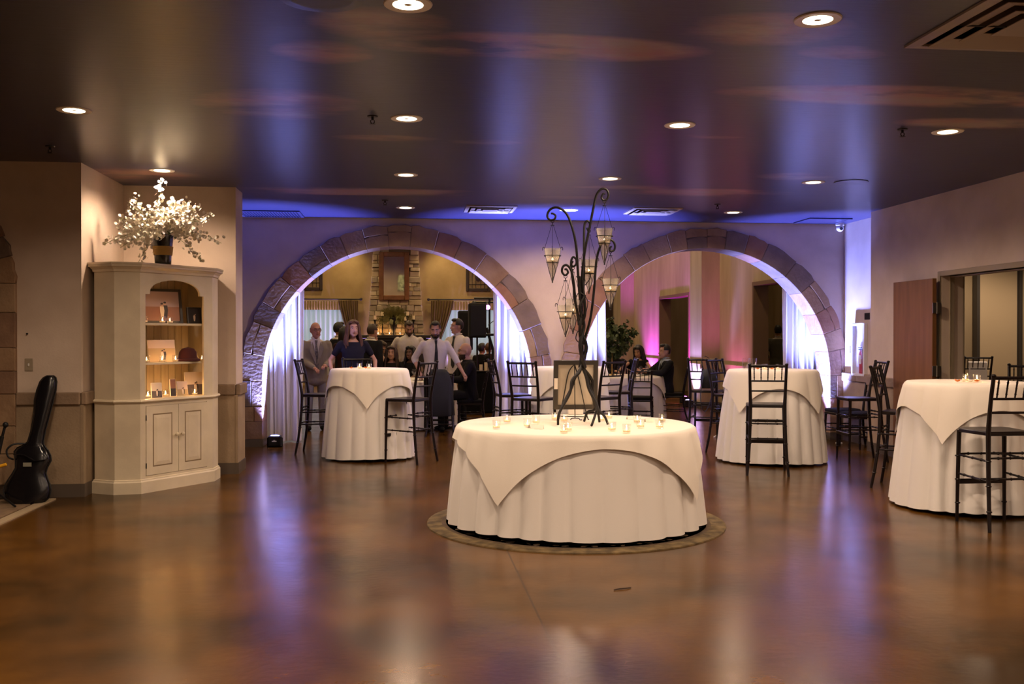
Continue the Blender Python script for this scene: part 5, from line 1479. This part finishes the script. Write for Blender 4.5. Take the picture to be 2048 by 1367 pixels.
# ================================================================ LOUDSPEAKERS AND STAGE GEAR
def bx3(px0, px1, py0, py1, Y): a, b_ = P(px0, py1, Y=Y), P(px1, py0, Y=Y); return a.x, b_.x, a.z, b_.z
YS1 = 20.5
m_spk = M('speaker_cloth', (.006, .006, .007), .9)
for (q, Y, lab) in (((938, 973, 606, 675), YS1, 'large black loudspeaker on a pole behind the white-shirted waiters'), ((917, 946, 621, 700), 21.6, 'smaller black loudspeaker behind the large one')):
    x0, x1, z0, z1 = bx3(*q, Y)
    t = thing('loudspeaker', lab, 'speaker', ((x0+x1)/2, Y, 0)); h_ = (x1-x0)/2
    MB().box(-h_, h_, 0, .36, z0, z1).build('cabinet', m_spk, t, bevel=.02)
    MB().box(-h_+.03, h_-.03, -.012, 0, z0+.04, z1-.04).build('front_grille', m_black, t, bevel=.006)
    MB().tube([(0, .18, .05), (0, .18, z0+.02)], .02, 10).build('pole', m_black, t)
    for k in range(3):
        a = 2*pi*k/3 + .4; MB().tube([(0, .18, .45), (.35*cos(a), .18 + .35*sin(a), .01)], .012, 8).build('leg', m_black, t)
xA, xB, zA, zB = bx3(948, 1004, 596, 604, 21.0)
ls = thing('lighting_stand', 'black T-bar lighting stand with magenta spotlights beside the loudspeaker', 'stand', (P(979, 640, Y=21.).x, 21.0, 0))
MB().tube([(0, 0, 0.02), (0, 0, zB)], .022, 10).build('mast', m_black, ls)
for dz_ in (0, .09): MB().tube([(xA - ls.location.x, 0, zB - dz_), (xB - ls.location.x, 0, zB - dz_)], .018, 8).build('crossbar', m_black, ls)
for k in range(3):
    a = 2*pi*k/3; MB().tube([(0, 0, .6), (.5*cos(a), .5*sin(a), .01)], .014, 8).build('leg', m_black, ls)
m_mag = M('magenta_lens', (.6, .2, .6), .3, emit=(1, .25, .9), es=6)
for dx in (-.32, -.05, .22):
    MB().tube([(dx, -.12, zB - .2), (dx, .1, zB - .12)], .07, 14).build('spot_can', m_black, ls, smooth=True)
    MB().tube([(dx, -.13, zB - .204), (dx, -.122, zB - .2)], .055, 14).build('spot_lens', m_mag if dx > -.2 else m_black, ls)
mb_ = P(985, 672, Y=19.6)
bm_ = thing('boom_stand', 'black keyboard and microphone boom stand in front of the stage lights', 'stand', (P(985, 700, Y=19.6).x, 19.6, 0))
bg_ = lambda px, py: P(px, py, Y=19.6) - Vector(bm_.location)
MB().tube([bg_(973, 655), bg_(990, 712)], .028, 8).build('strut', m_black, bm_); MB().tube([bg_(1001, 655), bg_(975, 760)], .02, 8).build('strut', m_black, bm_)
MB().tube([bg_(976, 650), bg_(1004, 628)], .008, 6).build('boom', m_black, bm_)
MB().obox(bg_(988, 669), .34, .12, .05).build('keyboard', m_black, bm_, bevel=.01)
MB().tube([bg_(985, 700), Vector((0, 0, .02))], .02, 8).build('mast', m_black, bm_)
MB().obox((0, 0, .01), .5, .04, .02).obox((0, 0, .01), .04, .5, .02).build('base', m_black, bm_)
# dark skirted stage riser table under the gear
sk = thing('skirted_table', 'black skirted table in front of the stage gear', 'table', (at(985, 18.8), 18.8, 0))
MB().box(-.55, .38, -.3, .3, 0, .78).build('black_skirt', m_cush, sk, bevel=.02)
MB().box(-.56, .39, -.31, .31, .78, .80).build('tabletop', m_cush, sk)
for px, dx in ((962, 0), (972, 1), (980, 2)):
    p = P(px, 714, Y=18.75)
    t = thing('pillar_candle', 'pale pillar candle on the black skirted table by the stage gear', 'candle', (p.x, 18.75, .80), 0, 'candles on the skirted table')
    MB().lathe([(0, 0), (.032, 0), (.032, .12 + .04*dx), (0, .115 + .04*dx)], 14).build('wax', m_pillar, t, smooth=True)
    MB().tube([(0, 0, .115 + .04*dx), (0, 0, .128 + .04*dx)], .0018, 6).build('wick', m_black, t)

# ================================================================ BANQUET TABLE SETTINGS
def goblet(loc, label, group, stem=True, tint=None):
    t = thing('wine_glass' if stem else 'water_tumbler', label, 'glass', loc, 0, group)
    if stem: MB().lathe([(0, 0), (.034, .002), (.005, .010), (.004, .085), (.012, .095), (.038, .135), (.036, .185), (.034, .185), (.036, .137), (.01, .099), (0, .098)], 14).build('bowl', m_glass, t, True)
    else: MB().lathe([(.03, 0), (.038, .12), (.036, .12), (.028, .01), (0, .01)], 14).build('glass_body', m_glass, t, True)
    return t
rg = random.Random(9)
for c, r, pts, lab in ((BT1, .76, ((.35, -.5), (.5, -.3), (.1, -.55), (-.25, -.45), (.62, -.1), (.15, -.2)), 'on the banquet table of the standing guests'), (BT2, .78, ((.3, -.45), (.1, -.5), (.45, -.3), (.55, -.05), (-.1, -.55), (.35, .1), (.05, -.3)), 'on the banquet table with the greenery')):
    for k, (x, y) in enumerate(pts): goblet((c.x + x, c.y + y, .766), ('stemmed wine glass ' if k % 2 == 0 else 'clear water tumbler ') + lab, ('wine glasses ' if k % 2 == 0 else 'tumblers ') + lab, k % 2 == 0)
    for k, (x, y) in enumerate(((.2, -.42), (.5, .15), (-.3, -.3), (-.3, .45))):
        t = thing('dinner_plate', 'white dinner plate with a napkin ' + lab, 'plate', (c.x + x, c.y + y, .766), 0, 'dinner plates ' + lab)
        MB().lathe([(0, .004), (.08, .004), (.13, .016), (.132, .013), (.082, 0), (0, 0)], 20).build('plate', m_white, t, True)
        MB().box(-.03, .03, -.07, .07, .006, .016).build('napkin', m_card, t)
# greenery centrepieces
def foliage(n, rx, ry, rz, seed, s0, s1, c=(0, 0, 0)):
    b = MB(); rg = random.Random(seed)
    for i in range(n):
        d = Vector((rg.gauss(0, 1), rg.gauss(0, 1), rg.gauss(0, 1))).normalized() * rg.uniform(.55, 1.05)
        p = Vector((d.x*rx, d.y*ry, d.z*rz)) + Vector(c); s = rg.uniform(s0, s1)
        q = Vector((rg.uniform(-1, 1), rg.uniform(-1, .3), rg.uniform(-.6, 1))).normalized().to_track_quat('Z', 'Y').to_matrix() @ Matrix.Rotation(rg.uniform(0, 6), 3, 'Z')
        b.add([p + q @ Vector(v) for v in ((0, -s, 0), (s*.5, -s*.3, s*.1), (s*.45, s*.4, s*.12), (0, s, 0), (-s*.45, s*.4, s*.12), (-s*.5, -s*.3, s*.1))], [(0, 1, 2, 3), (0, 3, 4, 5)])
    return b
cpx = P(1224, 735, Y=17.0).x
t = thing('greenery_centrepiece', 'tall ball of dark eucalyptus greenery on a slim gold stand on the banquet table', 'plant', (cpx, 17.0, .766))
MB().lathe([(.07, 0), (.06, .015), (.012, .03), (.012, .42), (.03, .44), (.06, .5), (0, .5)], 16).build('gold_stand', m_gold, t, True)
zc_ = P(1228, 683, Y=17.0).z - .766
fo = foliage(520, .30, .26, .29, 3, .035, .075, (.05, 0, zc_))
rg = random.Random(2)
for k in range(9):
    a = rg.uniform(0, 6.28); d = Vector((cos(a), .2*sin(a*2), abs(sin(a))*.9 + .1)).normalized(); st_ = Vector((.05, 0, zc_))
    fo.join(foliage(16, .04, .04, .04, 30+k, .025, .05, tuple(st_ + d*.34))); fo.join(foliage(8, .03, .03, .03, 60+k, .02, .04, tuple(st_ + d*.42)))
fo.build('foliage', m_green, t, recalc=False)['kind'] = 'stuff'
p = BT1 + Vector((.45, .1, .766))
t = thing('low_greenery', 'low loose greenery spray in the middle of the banquet table', 'plant', p)
foliage(110, .2, .15, .09, 17, .03, .06, (0, 0, .1)).build('foliage', m_green, t, recalc=False)['kind'] = 'stuff'
MB().lathe([(.06, 0), (.07, .06), (0, .06)], 14).build('bowl', m_black, t)
# suit jacket over the chair with its back to the camera
jx = at(880, 14.45)
jk = thing('suit_jacket', 'black suit jacket draped over a chair back in front of the man with the tie', 'jacket', (jx, 14.45, 0))
k_ = depth(jx, 14.2)/FPX
rings = []
for py, xl, xr, th_ in ((862, 889, 897, .03), (845, 857, 898, .06), (830, 855, 908, .08), (790, 854, 906, .09), (760, 855, 902, .09), (745, 857, 896, .08), (738, 862, 888, .05)):
    z_ = max(.30, HCAM - (py - 672)*k_); cx_, hx_ = ((xl+xr)/2 - 880)*k_, (xr-xl)/2*k_
    rings.append([Vector((cx_ + hx_*(abs(cos(a))**.7)*(1 if cos(a) > 0 else -1) + .008*sin(5*a+py), -.27 + th_*sin(a) + .01*sin(7*a+py*.1), z_)) for a in [2*pi*j/24 for j in range(24)]])
m_suitbk = M('black_suiting', (.006, .006, .007), .85)
MB().loft(rings).build('jacket_body', m_suitbk, jk, smooth=True, ang=60)
# ================================================================ PEOPLE
def remesh(b, vox, smooth=2):
    me = bpy.data.meshes.new('tmp'); me.from_pydata(b.v, [], b.f)
    bm = bmesh.new(); bm.from_mesh(me); bmesh.ops.recalc_face_normals(bm, faces=bm.faces); bm.to_mesh(me); bm.free()
    o = bpy.data.objects.new('tmp', me); COL.objects.link(o)
    md = o.modifiers.new('r', 'REMESH'); md.mode = 'VOXEL'; md.voxel_size = vox
    if smooth:
        sm = o.modifiers.new('s', 'SMOOTH'); sm.factor = .5; sm.iterations = smooth
    dg = bpy.context.evaluated_depsgraph_get(); ev = o.evaluated_get(dg)
    m2 = bpy.data.meshes.new_from_object(ev)
    out = MB(); out.v = [tuple(v.co) for v in m2.vertices]; out.f = [tuple(p.vertices) for p in m2.polygons]; out.m = [0]*len(out.f)
    bpy.data.objects.remove(o); bpy.data.meshes.remove(me); bpy.data.meshes.remove(m2)
    return out
def capsule(b, p, q, r0, r1, n=10):
    p, q = Vector(p), Vector(q); d = (q-p).normalized()
    pts = [p - d*r0*.95, p - d*r0*.6, p, p.lerp(q, .5), q, q + d*r1*.6, q + d*r1*.95]
    b.tube(pts, [r0*.25, r0*.8, r0, (r0+r1)/2, r1, r1*.8, r1*.25], n)
def ik(a, t, l1, l2, hint):
    a, t = Vector(a), Vector(t); d = t - a; L = min(d.length, (l1+l2)*.995); d = d.normalized()
    x = (l1*l1 - l2*l2 + L*L)/(2*L); h = sqrt(max(0, l1*l1 - x*x))
    hn = Vector(hint); hn = hn - d*hn.dot(d); hn = hn.normalized() if hn.length > 1e-6 else d.orthogonal().normalized()
    return a + d*x + hn*h, a + d*L
SK = {k: M('skin_' + k, c, .55) for k, c in dict(fair=(.50, .27, .19), tan=(.48, .26, .165), brown=(.14, .065, .035), pink=(.47, .22, .16)).items()}
HR = {k: M('hair_' + k, c, .5, bump=.4, bs=120) for k, c in dict(black=(.008, .006, .006), brown=(.035, .016, .008), auburn=(.085, .030, .012), grey=(.16, .11, .07)).items()}
FB = {k: M('cloth_' + k, c, .85, spec=.2, bump=.9, bs=11.) for k, c in dict(navy=(.012, .011, .022), black=(.007, .006, .007), white=(.66, .60, .54), grey=(.24, .20, .145), pinkish=(.62, .40, .33), suit=(.010, .010, .014), trouser=(.02, .018, .02), khaki=(.24, .22, .20), greysuit=(.13, .125, .11), blue=(.30, .34, .40), wine=(.03, .008, .010), olive=(.09, .07, .04)).items()}
m_eye = M('eye_dark', (.01, .008, .008), .3); m_eyew = M('eye_white', (.6, .55, .5), .4); m_lip = M('lips', (.30, .09, .07), .5); m_tie = M('dark_tie', (.008, .008, .012), .6); m_ptie = M('patterned_tie', (.04, .035, .045), .6, col2=(.20, .16, .12), vs=60)

def person(label, X, Y, face, ztop, skin='fair', hair='black', style='short', top='white', sleeve=1., bottom='trouser', sit=False, lean=0, twist=0, hy=0, hp=0,
           hands=None, hints=None, jacket=None, tie=None, beard=None, glasses=False, female=False, neck_open=.03, smile=False, wide=1., hem=None, group=None, sitz=.47):
    """face: heading in degrees, 0 = facing the camera side (-Y), + turns towards the person's left (+X)"""
    root = thing('person', label, 'person', (X, Y, 0), R(face), group)
    s = 1.0
    if not sit: s = ztop / 1.75; hipz = .93*s
    else: hipz = sitz + .09
    TL = Matrix.Translation((0, 0, hipz)) @ Matrix.Rotation(R(lean), 4, 'X') @ Matrix.Rotation(R(twist), 4, 'Z')
    if sit:
        # torso scale so the crown reaches ztop for an upright head
        s = max(.88, min(1.08, (ztop - hipz) / (.82 * cos(R(lean*.7)))))
    fw_ = .92 if female else 1.0
    def T(x, y, z): return TL @ Vector((x*s, y*s, z*s))          # z measured from the hip joint
    sh = .185*fw_*wide
    # torso cross-sections (height above hip, half width, half depth, y shift)
    if female: sec = [(-.10, .165, .115, .01), (-.02, .172, .12, .01), (.08, .135, .098, 0), (.16, .128, .095, 0), (.27, .150, .115, -.015), (.36, .160, .115, -.012), (.44, .160, .095, 0), (.50, .12, .075, .005), (.545, .06, .058, .01)]
    else: sec = [(-.10, .165, .112, .01), (-.02, .17, .118, .005), (.08, .158, .11, -.005), (.18, .160, .112, -.005), (.30, .182, .122, -.005), (.40, .190, .118, 0), (.47, .172, .098, .005), (.52, .125, .08, .01), (.555, .065, .062, .012)]
    def torso(b, k, z0=-1, z1=9):
        rings = []
        for z, w, d, dy in sec:
            if z < z0 or z > z1: continue
            w2, d2 = (w*wide*.97 + k), (d*.97 + k)
            rings.append([T(w2*(abs(cos(a))**.8)*(1 if cos(a) > 0 else -1), dy + d2*(abs(sin(a))**.9)*(1 if sin(a) > 0 else -1), z) for a in [2*pi*j/18 for j in range(18)]])
        b.loft(rings)
    SHL = [T(e*sh, .005, .47) for e in (-1, 1)]
    nb, nt_ = T(0, .015, .51), T(0, -.005, .60)
    # head frame
    HM = Matrix.Translation(T(0, -.02, .69)) @ Matrix.Rotation(R(hy), 4, 'Z') @ Matrix.Rotation(R(hp + lean*.35), 4, 'X')
    hs_ = .97 if female else 1.02
    HM = HM @ Matrix.Scale(hs_, 4)
    def hd(x, y, z): return HM @ Vector((x, y, z))
    # limbs
    arms = []
    for i, e in enumerate((-1, 1)):
        tgt = (hands or {}).get('RL'[i])
        if tgt is None: tgt = (e*(sh + .075)*s, -.03*s, hipz - .12*s)
        hint = (hints or {}).get('RL'[i], (e*.6, .8, -.3))
        el, wr = ik(SHL[i], tgt, .295*s, .26*s, hint)
        arms.append((SHL[i], el, wr))
    legs = []
    for e in (-1, 1):
        hp_ = T(e*.09, 0, -.02)
        if sit: kn = Vector((e*.11, -.43, sitz + .06)); an = Vector((e*.12, -.40, .09)); 
        else: kn = Vector((e*.105*s, -.01, .49*s)); an = Vector((e*.115*s, .02, .085*s))
        legs.append((hp_, kn, an))
    # ---- body: one continuous surface
    b = MB(); torso(b, -.012)
    af = .85 if female else 1.
    capsule(b, nb, nt_, .060*af*s, .053*af*s)
    for S_, E_, W_ in arms:
        capsule(b, S_, E_, .050*af*s, .040*af*s); capsule(b, E_, W_, .041*af*s, .027*af*s)
        d = (W_-E_).normalized(); capsule(b, W_, W_ + d*.06*s, .027*s, .030*s)
    for h_, k_2, a_ in legs:
        capsule(b, h_, k_2, .082*s, .056*s, 12); capsule(b, k_2, a_, .055*s, .036*s, 12)
        capsule(b, a_ + Vector((0, .03, -.03*s)), a_ + Vector((0, -.13*s, -.05*s)), .035*s, .03*s)
    for c, rx, ry, rz_ in (((0, .012, .022), .076, .097, .108), ((0, -.028, -.035), .060, .066, .084), ((0, -.070, -.093), .026, .022, .02), ((.045, -.035, -.06), .02, .03, .03), ((-.045, -.035, -.06), .02, .03, .03), ((0, -.082, .036), .048, .012, .012), ((.034, -.068, -.02), .022, .02, .018), ((-.034, -.068, -.02), .022, .02, .018), ((.080, .012, -.003), .010, .018, .030), ((-.080, .012, -.003), .010, .018, .030)):
        m = MB().ell(c, rx, ry, rz_, 14, 9); b.join(m.xf(HM))
    m = MB(); m.tube([(0, -.085, .022), (0, -.100, -.005), (0, -.112, -.026), (0, -.09, -.036)], [.009, .011, .015, .012], 8); b.join(m.xf(HM))
    body = remesh(b, .0115, 2)
    # fingers and thumb, rooted in the palm
    for i, (S_, E_, W_) in enumerate(arms):
        d = (W_-E_).normalized(); e = (-1, 1)[i]
        sd = d.cross(Vector((0, 0, 1))); sd = sd.normalized() if sd.length > .2 else Vector((0, 1, 0))
        nn = d.cross(sd)
        if nn.z > 0: nn = -nn
        pm = W_ + d*.055*s
        for k, (o_, l_2) in enumerate(((-.026, .066), (-.009, .078), (.009, .074), (.025, .058))):
            p0 = pm + sd*o_*s + d*.015*s; p1 = p0 + d*l_2*.55*s + nn*.010; p2 = p1 + d*l_2*.35*s + nn*.028
            body.tube([p0, p1, p2], [.0095*s, .0085*s, .0065*s], 6)
        tb2 = pm - sd*.03*s - d*.02*s; body.tube([tb2, tb2 - sd*.02*s + d*.03*s + nn*.01, tb2 - sd*.022*s + d*.055*s + nn*.015], [.011*s, .010*s, .008*s], 6)
    # facial details share the body mesh (own material slots)
    f = MB()
    for e in (-1, 1):
        f.ell((e*.031, -.0750, .008), .0130, .007, .0050, 10, 6, 2); f.ell((e*.031, -.0790, .008), .0062, .0050, .0052, 8, 6, 1)
        f.tube([(e*.016, -.094, .034), (e*.034, -.091, .039), (e*.052, -.078, .033)], [.0035, .0042, .003], 6, mi=4)
    f.tube([(-.024, -.086, -.055 + (.007 if smile else 0)), (-.010, -.0945, -.0565), (0, -.0955, -.058), (.010, -.0945, -.0565), (.024, -.086, -.055 + (.007 if smile else 0))], [.003, .006, .0065, .006, .003], 6, mi=3)
    if smile: f.tube([(-.015, -.093, -.054), (0, -.0985, -.0565), (.015, -.093, -.054)], [.002, .0042, .002], 6, mi=2)
    body.join(f.xf(HM))
    body.build('body', [SK[skin], m_eye, m_eyew, m_lip, HR[hair]], root, smooth=True, ang=180)
    # ---- clothing
    def sleeves(b, k, frac):
        for S_, E_, W_ in arms:
            r = (.052*af + k)*s
            if frac <= .5:
                q = S_.lerp(E_, frac*2); capsule(b, S_, q, r + .006, r - .002)
            else:
                capsule(b, S_, E_, r, (.043*af + k)*s)
                q = E_.lerp(W_, (frac-.5)*2); capsule(b, E_, q, (.044*af + k)*s, ((.044 + (.029-.044)*(frac-.5)*2)*af + k)*s)
    tb3 = MB(); torso(tb3, .012, -.11 if not jacket else -.06, .60 if not female else .515); sleeves(tb3, .010, sleeve)
    if hem is not None and not sit:
        rings = [[Vector((w_*cos(a), .8*w_*sin(a), z_)) for a in [2*pi*j/18 for j in range(18)]] for z_, w_ in ((hem, .24*s), (hipz*.8, .21*s), (hipz + .05, .16*s))]
        tb3.loft(rings)
    remesh(tb3, .014, 3).build('dress' if (female and hem is not None) else 'shirt', FB[top], root, smooth=True, ang=180)
    if bottom and hem is None:
        pb = MB(); torso(pb, .010, -.2, .085)
        for h_, k_2, a_ in legs: capsule(pb, h_, k_2, .088*s, .066*s, 12); capsule(pb, k_2, a_ + Vector((0, 0, -.01)), .065*s, .056*s, 12)
        remesh(pb, .016, 2).build('trousers', FB[bottom], root, smooth=True, ang=180)
    elif sit:
        pb = MB(); torso(pb, .010, -.2, .085)
        for h_, k_2, a_ in legs: capsule(pb, h_, k_2, .095*s, .08*s, 12)
        remesh(pb, .016, 2).build('skirt', FB[top], root, smooth=True, ang=180)
    shb = MB()
    for h_, k_2, a_ in legs:
        shb.ell(a_ + Vector((0, -.05*s, -.045*s)), .045*s, .135*s, .04*s, 12, 8)
    shb.build('shoes', FB['black'], root, smooth=True)
    if jacket:
        jb = MB(); torso(jb, .026, -.12, .53); sleeves(jb, .020, .97)
        jb.ell(T(0, 0, -.12), .19*wide*s, .14*s, .10*s, 16, 8)
        jm = remesh(jb, .015, 3)
        # open the front in a V down to the button
        inv = TL.inverted(); kf = []
        for q in jm.f:
            c = sum((Vector(jm.v[i]) for i in q), Vector())/len(q); l = inv @ c
            zz = l.z/s; half = (.012 + (zz-.14)*.20) if zz > .14 else 0
            if l.y < -.03 and abs(l.x) < half*s and .14 < zz < .56: continue
            kf.append(q)
        jm.f = kf; jm.m = [0]*len(kf)
        jm.build('suit_jacket', FB[jacket], root, smooth=True, ang=180, recalc=False)
        lp = MB()
        for e in (-1, 1):
            pts = [(e*.004, -.168, .13), (e*.06, -.172, .25), (e*.100, -.166, .34), (e*.120, -.150, .41), (e*.088, -.138, .46), (e*.068, -.112, .51), (e*.045, -.142, .44), (e*.018, -.166, .28)]
            lp.add([T(*q) for q in pts], [tuple(range(8))]); 
        lp.build('lapels', FB[jacket], root)
    if top in ('white', 'pinkish', 'blue') :
        cb = MB()
        for e in (-1, 1): cb.add([T(e*.004, -.085, .515), T(e*.062, -.045, .545), T(e*.068, .0, .57), T(e*.062, -.03, .600), T(e*.030, -.068, .575)], [(0, 1, 2, 3, 4)])
        cb.tube([T(.062*cos(a), .012 + .062*sin(a), .575) for a in [2*pi*j/16 for j in range(16)] if True], .012*s, 6, closed=True)
        cb.build('collar', FB[top], root, smooth=True)
    if tie:
        ys = -.142
        tm = MB(); tm.loft([[T(-w, y, z), T(w, y, z), T(w, y+.012, z), T(-w, y+.012, z)] for w, y, z in ((.004, ys+.008, .0), (.034, ys+.006, .05), (.029, ys, .2), (.022, ys-.004, .36), (.014, ys+.03, .47), (.021, ys+.042, .515), (.022, ys+.048, .535))])
        tm.build('tie', tie, root)
    # ---- hair
    hm = HR[hair]; hb = MB()
    if style == 'short':
        hb.ell((0, .016, .030), .085, .104, .113, 20, 14, keep=lambda q: not (q.y < -.052 and q.z < .062) and not (q.z < -.012 and q.y < .035) and q.z > -.06)
        hb.ell((0, -.035, .112), .055, .055, .032, 14, 8)
    elif style == 'bald_fringe':
        hb.ell((0, .014, .016), .083, .104, .105, 20, 14, keep=lambda q: q.y > -.02 and -.05 < q.z < .030 and not (q.z < -.01 and q.y < .03))
    elif style == 'long':
        hb.ell((0, .016, .028), .088, .108, .116, 20, 14, keep=lambda q: not (q.y < -.045 and q.z < .058) and not (q.z < -.03 and q.y < .0))
        rgh = random.Random(int(X*100))
        for k in range(26):
            a = pi*(-.16 + 1.32*k/25); ca, sa = cos(a), sin(a)
            ln = rgh.uniform(.24, .34)
            p = [(.052*ca, .052*sa + .01, .11), (.088*ca, .10*sa + .012, .03), (.094*ca, .098*sa + .012, -.07), ((.100 + .02*abs(ca))*ca, .088*sa + .0, -.16), (.115*ca + rgh.uniform(-.015, .015), .085*sa - .02*(1-sa) + .0, -ln)]
            hb.tube(smooth(p, 3), [.018, .022, .024, .024, .024, .025, .026, .026, .026, .024, .022, .018, .008], 6)
        hb.ell((.035, -.038, .100), .045, .058, .030, 12, 8, M=Matrix.Rotation(.45, 3, 'Y')); hb.ell((-.035, -.038, .100), .045, .058, .030, 12, 8, M=Matrix.Rotation(-.45, 3, 'Y'))
    if style != 'none': hb.xf(HM).build('hair', hm, root, smooth=True, ang=60)
    if beard:
        MB().ell((0, -.032, -.045), .066, .074, .090, 18, 12, keep=lambda q: q.z < -.008 - .4*max(0, .045 - abs(q.x))*(1 if q.z > -.03 else 0) and q.y < .03).ell((0, -.078, -.105), .034, .026, .03*beard, 12, 8).tube([(-.026, -.090, -.048), (0, -.101, -.042), (.026, -.090, -.048)], .006, 6).xf(HM).build('beard', hm, root, smooth=True)
    if glasses:
        g = MB()
        for e in (-1, 1):
            g.tube([(e*.033 + .024*cos(2*pi*k/14), -.100, .008 + .017*sin(2*pi*k/14)) for k in range(14)], .0022, 5, closed=True); g.tube([(e*.057, -.097, .012), (e*.080, -.03, .012), (e*.082, .012, .008)], .002, 5)
        g.tube([(-.009, -.102, .012), (.009, -.102, .012)], .002, 5)
        g.xf(HM).build('glasses', m_black, root)
    return root
def zt(py, X, Y): return HCAM + (672 - py) * depth(X, Y) / FPX
def who(px, py, Y, label, face, **k):
    X = at(px, Y); return person(label, X, Y, face, zt(py, X, Y), **k)
who(631, 645, 15.4, 'man in a grey tweed jacket and patterned tie standing by the violet drape', 12, skin='pink', hair='grey', style='bald_fringe', jacket='grey', top='white', tie=m_ptie, glasses=True, bottom='khaki', hy=12, hands={'R': (-.06, -.26, .98), 'L': (.12, -.26, 1.02)}, wide=1.05)
who(706, 640, 13.95, 'woman with long auburn hair in a navy short-sleeved dress behind the high table', 8, skin='fair', hair='auburn', style='long', top='navy', sleeve=.28, hem=.55, bottom=None, female=True, hy=8, hands={'R': (-.30, -.12, .95), 'L': (.30, -.14, .95)}, wide=1.0)
who(677, 645, 17.6, 'dark-haired man in a black jacket turned away beside the far window', 125, hair='black', jacket='suit', top='white', bottom='suit')
who(690, 653, 16.6, 'woman with long dark hair in a wine-coloured dress behind the navy-dressed woman', 160, hair='black', style='long', top='wine', sleeve=.3, hem=.5, bottom=None, female=True)
who(737, 648, 17.2, 'man in a black suit with his back turned, beside the seated guests', 140, hair='brown', jacket='suit', top='white', bottom='suit', lean=8, wide=1.08)
who(755, 681, 17.7, 'seated man in a pink shirt bending his head beside the smiling woman', 35, skin='tan', hair='brown', top='pinkish', sit=True, hp=28, hy=15, lean=6, hands={'R': (-.16, -.35, .82), 'L': (.16, -.35, .82)})
who(783, 699, 17.15, 'seated smiling woman with long brown hair at the banquet table', -8, skin='tan', hair='brown', style='long', top='black', sleeve=.2, sit=True, female=True, smile=True, hem=.4, bottom=None, hands={'R': (-.2, -.34, .78), 'L': (.2, -.34, .78)})
who(817, 641, 17.95, 'bearded man in a white shirt with rolled sleeves looking down', 5, skin='tan', hair='brown', top='white', sleeve=.62, beard=1.0, hp=26, lean=8, bottom='suit', hands={'R': (-.36, -.10, .92), 'L': (.36, -.12, .92)}, wide=1.12)
who(822, 702, 17.2, 'seated smiling woman with dark hair in a strapless dress at the banquet table', -20, skin='brown', hair='black', style='long', top='black', sleeve=.1, sit=True, female=True, smile=True, hem=.4, bottom=None, hy=-10, hands={'R': (-.2, -.34, .78), 'L': (.2, -.34, .78)})
who(869, 643, 14.95, 'young man in a white shirt and black tie reaching over the banquet table', 8, skin='fair', hair='black', top='white', sleeve=.60, tie=m_tie, hp=14, hy=-14, beard=.3, lean=5, bottom='black', hands={'R': (-.24, -.05, .92), 'L': (.40, -.25, .90)})
who(915, 638, 16.4, 'man in a white shirt and black tie in profile behind the bald man', -42, skin='fair', hair='black', top='white', sleeve=.9, tie=m_tie, hy=-32, bottom='black', hands={'R': (-.15, -.36, 1.0), 'L': (.22, -.22, .93)}, wide=1.02)
who(938, 686, 15.35, 'bald bearded man in black with glasses seated sideways at the banquet table', -82, skin='tan', hair='brown', style='none', top='black', jacket='black', bottom='black', sit=True, beard=1.25, glasses=True, lean=4, hands={'R': (-.14, -.42, .80), 'L': (.16, -.40, .80)}, wide=1.08)
who(1277, 697, 18.4, 'woman in a black sleeveless dress looking down at the greenery table', -25, skin='tan', hair='black', style='long', top='black', sleeve=.05, sit=True, female=True, hp=22, hy=-15, hem=.4, bottom=None, hands={'R': (-.26, -.34, .84), 'L': (.20, -.36, .84)})
who(1331, 690, 16.85, 'man in a navy suit and pale blue shirt seated sideways at the greenery table', -80, skin='fair', hair='black', jacket='suit', top='blue', bottom='khaki', sit=True, hands={'R': (-.12, -.42, .84), 'L': (.14, -.40, .84)}, wide=1.08)
who(1230, 706, 18.6, 'dark-clothed guest half hidden behind the greenery centrepiece', 15, skin='tan', hair='black', top='black', sleeve=.9, jacket='black', sit=True, hands={'R': (-.2, -.36, .80), 'L': (.25, -.40, .84)})
who(963, 692, 22.4, 'guest with short dark hair seated behind the stage gear', 150, skin='tan', hair='black', top='black', sleeve=.5, sit=True)
who(977, 690, 23.2, 'auburn-haired guest seated behind the stage gear', 170, skin='tan', hair='auburn', top='wine', sleeve=.5, sit=True)
who(745, 668, 20.5, 'guest with short brown hair standing far back near the mantel', 60, skin='tan', hair='brown', top='olive', bottom='suit', sleeve=.9)
_Xg = 8.2; _Yg = 19.4
for _i in range(12): _Yg = P(1556, 690, X=_Xg).y
person('man in a grey suit seen from behind through the far hall doorway', _Xg, _Yg, 165, zt(651, _Xg, _Yg), skin='tan', hair='black', jacket='greysuit', top='white', bottom='greysuit', hands={'L': (.2, -.2, 1.0), 'R': (-.28, .02, .85)})
for (px, Y, face, lab) in ((963, 22.4, 150, 'dark-haired'), (977, 23.2, 170, 'auburn-haired'), ):
    chair_at(px, Y, face, CL + 'under the %s guest behind the stage gear' % lab)
